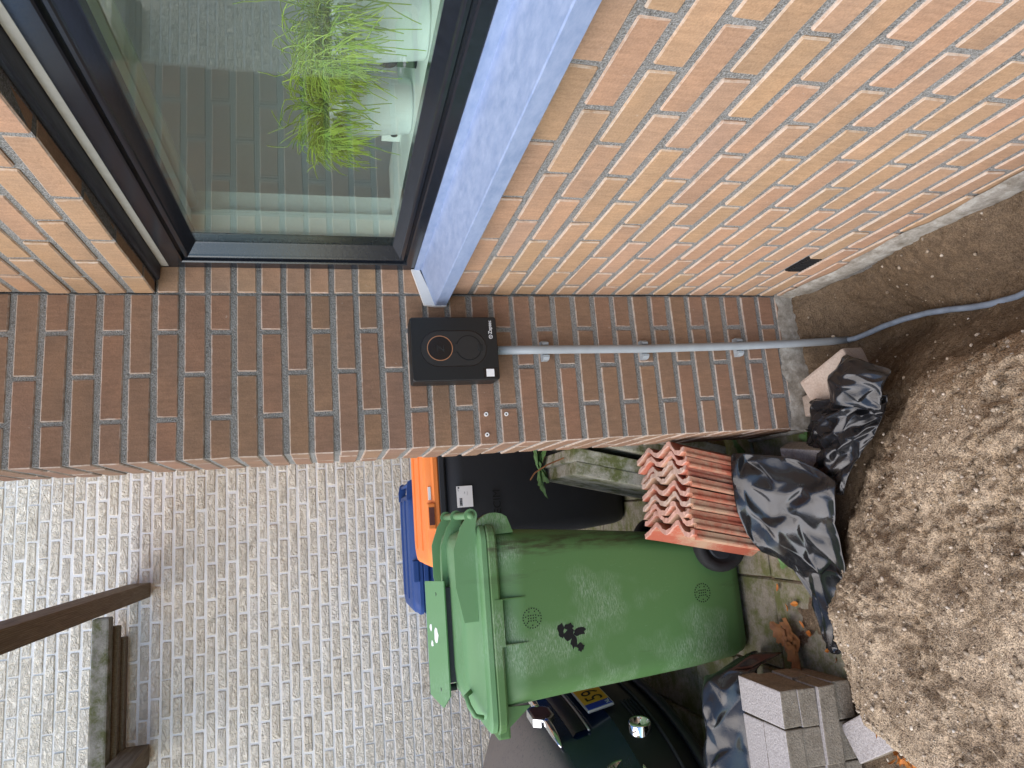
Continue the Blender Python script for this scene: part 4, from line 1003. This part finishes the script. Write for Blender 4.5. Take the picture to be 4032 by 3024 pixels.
def body_pt(k, u):
    f, z, _ = prf[k]; au = abs(u)
    pull = .30 * au ** 2.6 + .10 * au ** 9
    f2 = f - pull * (1 if f > -1.0 else (0 if f > -2.6 else -1)) * (1 if f > -1.0 else .8) * (max(0, 1 - max(0, -f) / 1.0) if -1.0 < f < 0 else 1)
    hw = .80 - .10 * max(0, (z - .9)) ** 1 * 1.6
    zz = z - (.05 * u * u + .10 * au ** 7) * (1 if .5 < z else .2)
    return CT(f2, u * hw, zz)
V, F, FM = [], [], []
nu = len(us)
for k in range(len(prf)):
    for u in us: V.append(body_pt(k, u))
for k in range(len(prf) - 1):
    for i in range(nu - 1):
        a = k * nu + i; F.append((a, a + 1, a + nu + 1, a + nu)); FM.append(prf[k + 1][2] if prf[k][2] != 2 else (2 if prf[k + 1][2] == 2 else 1))
for i in (0, nu - 1):
    base = len(V)
    for k in range(len(prf)):
        p = V[k * nu + i]; V.append((p[0], p[1], .17))
    for k in range(len(prf) - 1): F.append((k * nu + i, (k + 1) * nu + i, base + k + 1, base + k)); FM.append(1)
cb = mk('body', (V, F), [M['carblack'], M['car'], M['carglass']], car, True, FM); fixn(cb)
cs = cb.modifiers.new('s', 'SUBSURF'); cs.levels = 1; cs.render_levels = 1
def front_f(l, z):     # forward position of the skin at lateral l and height z (nose only)
    u = l / .80; zs = [p[1] for p in prf[1:13]]; fs = [p[0] for p in prf[1:13]]
    return float(np.interp(z + .05 * u * u * (1 if z > .5 else .2), zs, fs)) - (.30 * abs(u) ** 2.6 + .10 * abs(u) ** 9)
# panel gap of the bonnet
def over(k0, k1, u):
    return [tuple(np.array(body_pt(k, u)) + np.array([0, 0, .004])) for k in range(k0, k1)]
mk('bonnet_gap', tube([tuple(np.array(body_pt(k, -.62 - .004 * k)) + np.array([.002, 0, .003])) for k in range(11, 17)], .006, 6), M['ink'], car)
mk('nose_gap', tube([CT(front_f(l, .715 - .0 * l) + .004, l, .700 - .04 * (l / .8) ** 2) for l in np.linspace(-.5, .5, 24)], .0045, 6), M['ink'], car)
# grey trim band below the badge
V, F = [], []
for l in np.linspace(-.21, .21, 12):
    for z in (.548, .558, .60, .610): V.append(CT(front_f(l, z) + (.014 if z in (.558, .60) else .002), l, z))
for i in range(11):
    for j in range(3): a = i * 4 + j; F.append((a, a + 4, a + 5, a + 1))
mk('trim_band', (V, F), M['carblack'], car, True)
mk('trim_line', tube([CT(front_f(l, .548) + .009, l, .548) for l in np.linspace(-.215, .215, 14)], .0045, 8), M['silver'], car, True)
# chrome badge with two tapering arms
BZ = .672
def bpoly(s): return [(s * .062 * a, s * .046 * b) for a, b in ((-1, .35), (-.75, .95), (.75, .95), (1, .35), (.9, -.6), (.55, -1), (-.55, -1), (-.9, -.6))]
bd = fixn(mk('badge', join(prism(bpoly(1), 0, .030, lambda a, b, h: CT(front_f(0, BZ) + h - .01, a, BZ + b - h * .0))), M['chrome'], car))
fixn(mk('badge_face', prism(bpoly(.80), .0, .003, lambda a, b, h: CT(front_f(0, BZ) + .020 + h, a, BZ + b)), M['badge'], bd))
for s in (-1, 1):
    mk('badge_arm', tube([CT(front_f(s * l, BZ - .004) + .012, s * l, BZ - .004) for l in np.linspace(.05, .245, 9)], [.010, .015, .017, .017, .0165, .015, .0125, .009, .003], 12), M['chrome'], car, True)
# number plate
pf = front_f(.2, .47) + .030; PZ0, PZ1 = .405, .515
npl = link('number_plate', bevbox_me(-.26, .26, -.006, .006, PZ0 - .46, PZ1 - .46, .004, 2), M['silver'], car)
def plate_M(): return Matrix.Translation(CT(pf, .10, .475)) @ Matrix.Rotation(math.pi / 2 - CA, 4, 'Z') @ Matrix.Rotation(math.radians(-10), 4, 'X')
pmx = plate_M()
npl.matrix_basis = pmx
def on_plate(nm, me, m):
    o = link(nm, me, m); o.matrix_basis = pmx; o.parent = npl; o.matrix_parent_inverse = PINV(npl); return o
on_plate('yellow_field', bevbox_me(-.215, .255, -.0075, -.005, -.050, .050, 0), M['yellow'])
on_plate('blue_strip', bevbox_me(-.255, -.2152, -.0075, -.005, -.050, .050, 0), M['eublue'])
tm = text_mesh('59-XKR-2', .098); tm.transform(Matrix.Translation((-.205, -.0082, -.034)) @ Matrix.Rotation(math.pi / 2, 4, 'X')); on_plate('plate_text', tm, M['ink'])
tm = text_mesh('NL', .024); tm.transform(Matrix.Translation((-.251, -.0082, -.044)) @ Matrix.Rotation(math.pi / 2, 4, 'X')); on_plate('country_letters', tm, M['printwhite'])
# fog lamps and round upper lamps
def lamp(l, z, R, nm, deep=.03):
    f = front_f(l, z); ax = lambda r, th, h: CT(f + h, l + r * math.cos(th), z + r * math.sin(th))
    lp = fixn(mk(nm, lathe([(R * 1.25, -.03), (R * 1.22, .020), (R * 1.08, .030), (R, .026), (R * .55, -.012), (.0005, -.014)], 28, ax), M['chrome'], car, True))
    mk('bulb', lathe([(.0005, .012), (R * .2, .008), (R * .3, -.008)], 14, ax), M['lamp'], lp, True)
for s in (-1, 1): lamp(s * .305, .385, .034, 'fog_lamp')
for s in (-1, 1): lamp(s * .455, .505, .062, 'driving_lamp')
mk('bumper_lip', tube([CT(front_f(l, .235) + .012, l, .235) for l in np.linspace(-.66, .66, 30)], .020, 10), M['carblack'], car, True)
mk('bumper_crease', tube([CT(front_f(l, .315) + .004, l, .315) for l in np.linspace(-.66, .66, 30)], .007, 8), M['rubber'], car, True)
V, F = [], []
for i in range(16):
    for j in range(4):
        for s in (-1, 1):
            l = s * (.12 + i * .011); z = .335 + j * .014; p = CT(front_f(l, z) + .002, l, z); b = box(p[0] - .003, p[0] + .003, p[1] - .0028, p[1] + .0028, p[2] - .0028, p[2] + .0028); q = len(V); V += b[0]; F += [tuple(t + q for t in f) for f in b[1]]
mk('grille_studs', (V, F), M['rubber'], car)
for f_, s in ((-.62, -1), (-.62, 1), (-2.92, -1), (-2.92, 1)):
    ax = lambda r, th, h: CT(f_ + r * math.cos(th), s * (.70 + h), .29 + r * math.sin(th))
    w_ = fixn(mk('wheel', lathe([(.0005, 0), (.24, 0), (.285, .02), (.29, .06), (.285, .115), (.25, .125), (.19, .115)], 32, ax), M['rubber'], car, True))
    fixn(mk('rim', lathe([(.0005, .10), (.06, .105), (.17, .095), (.195, .12)], 24, ax), M['silver'], w_, True))
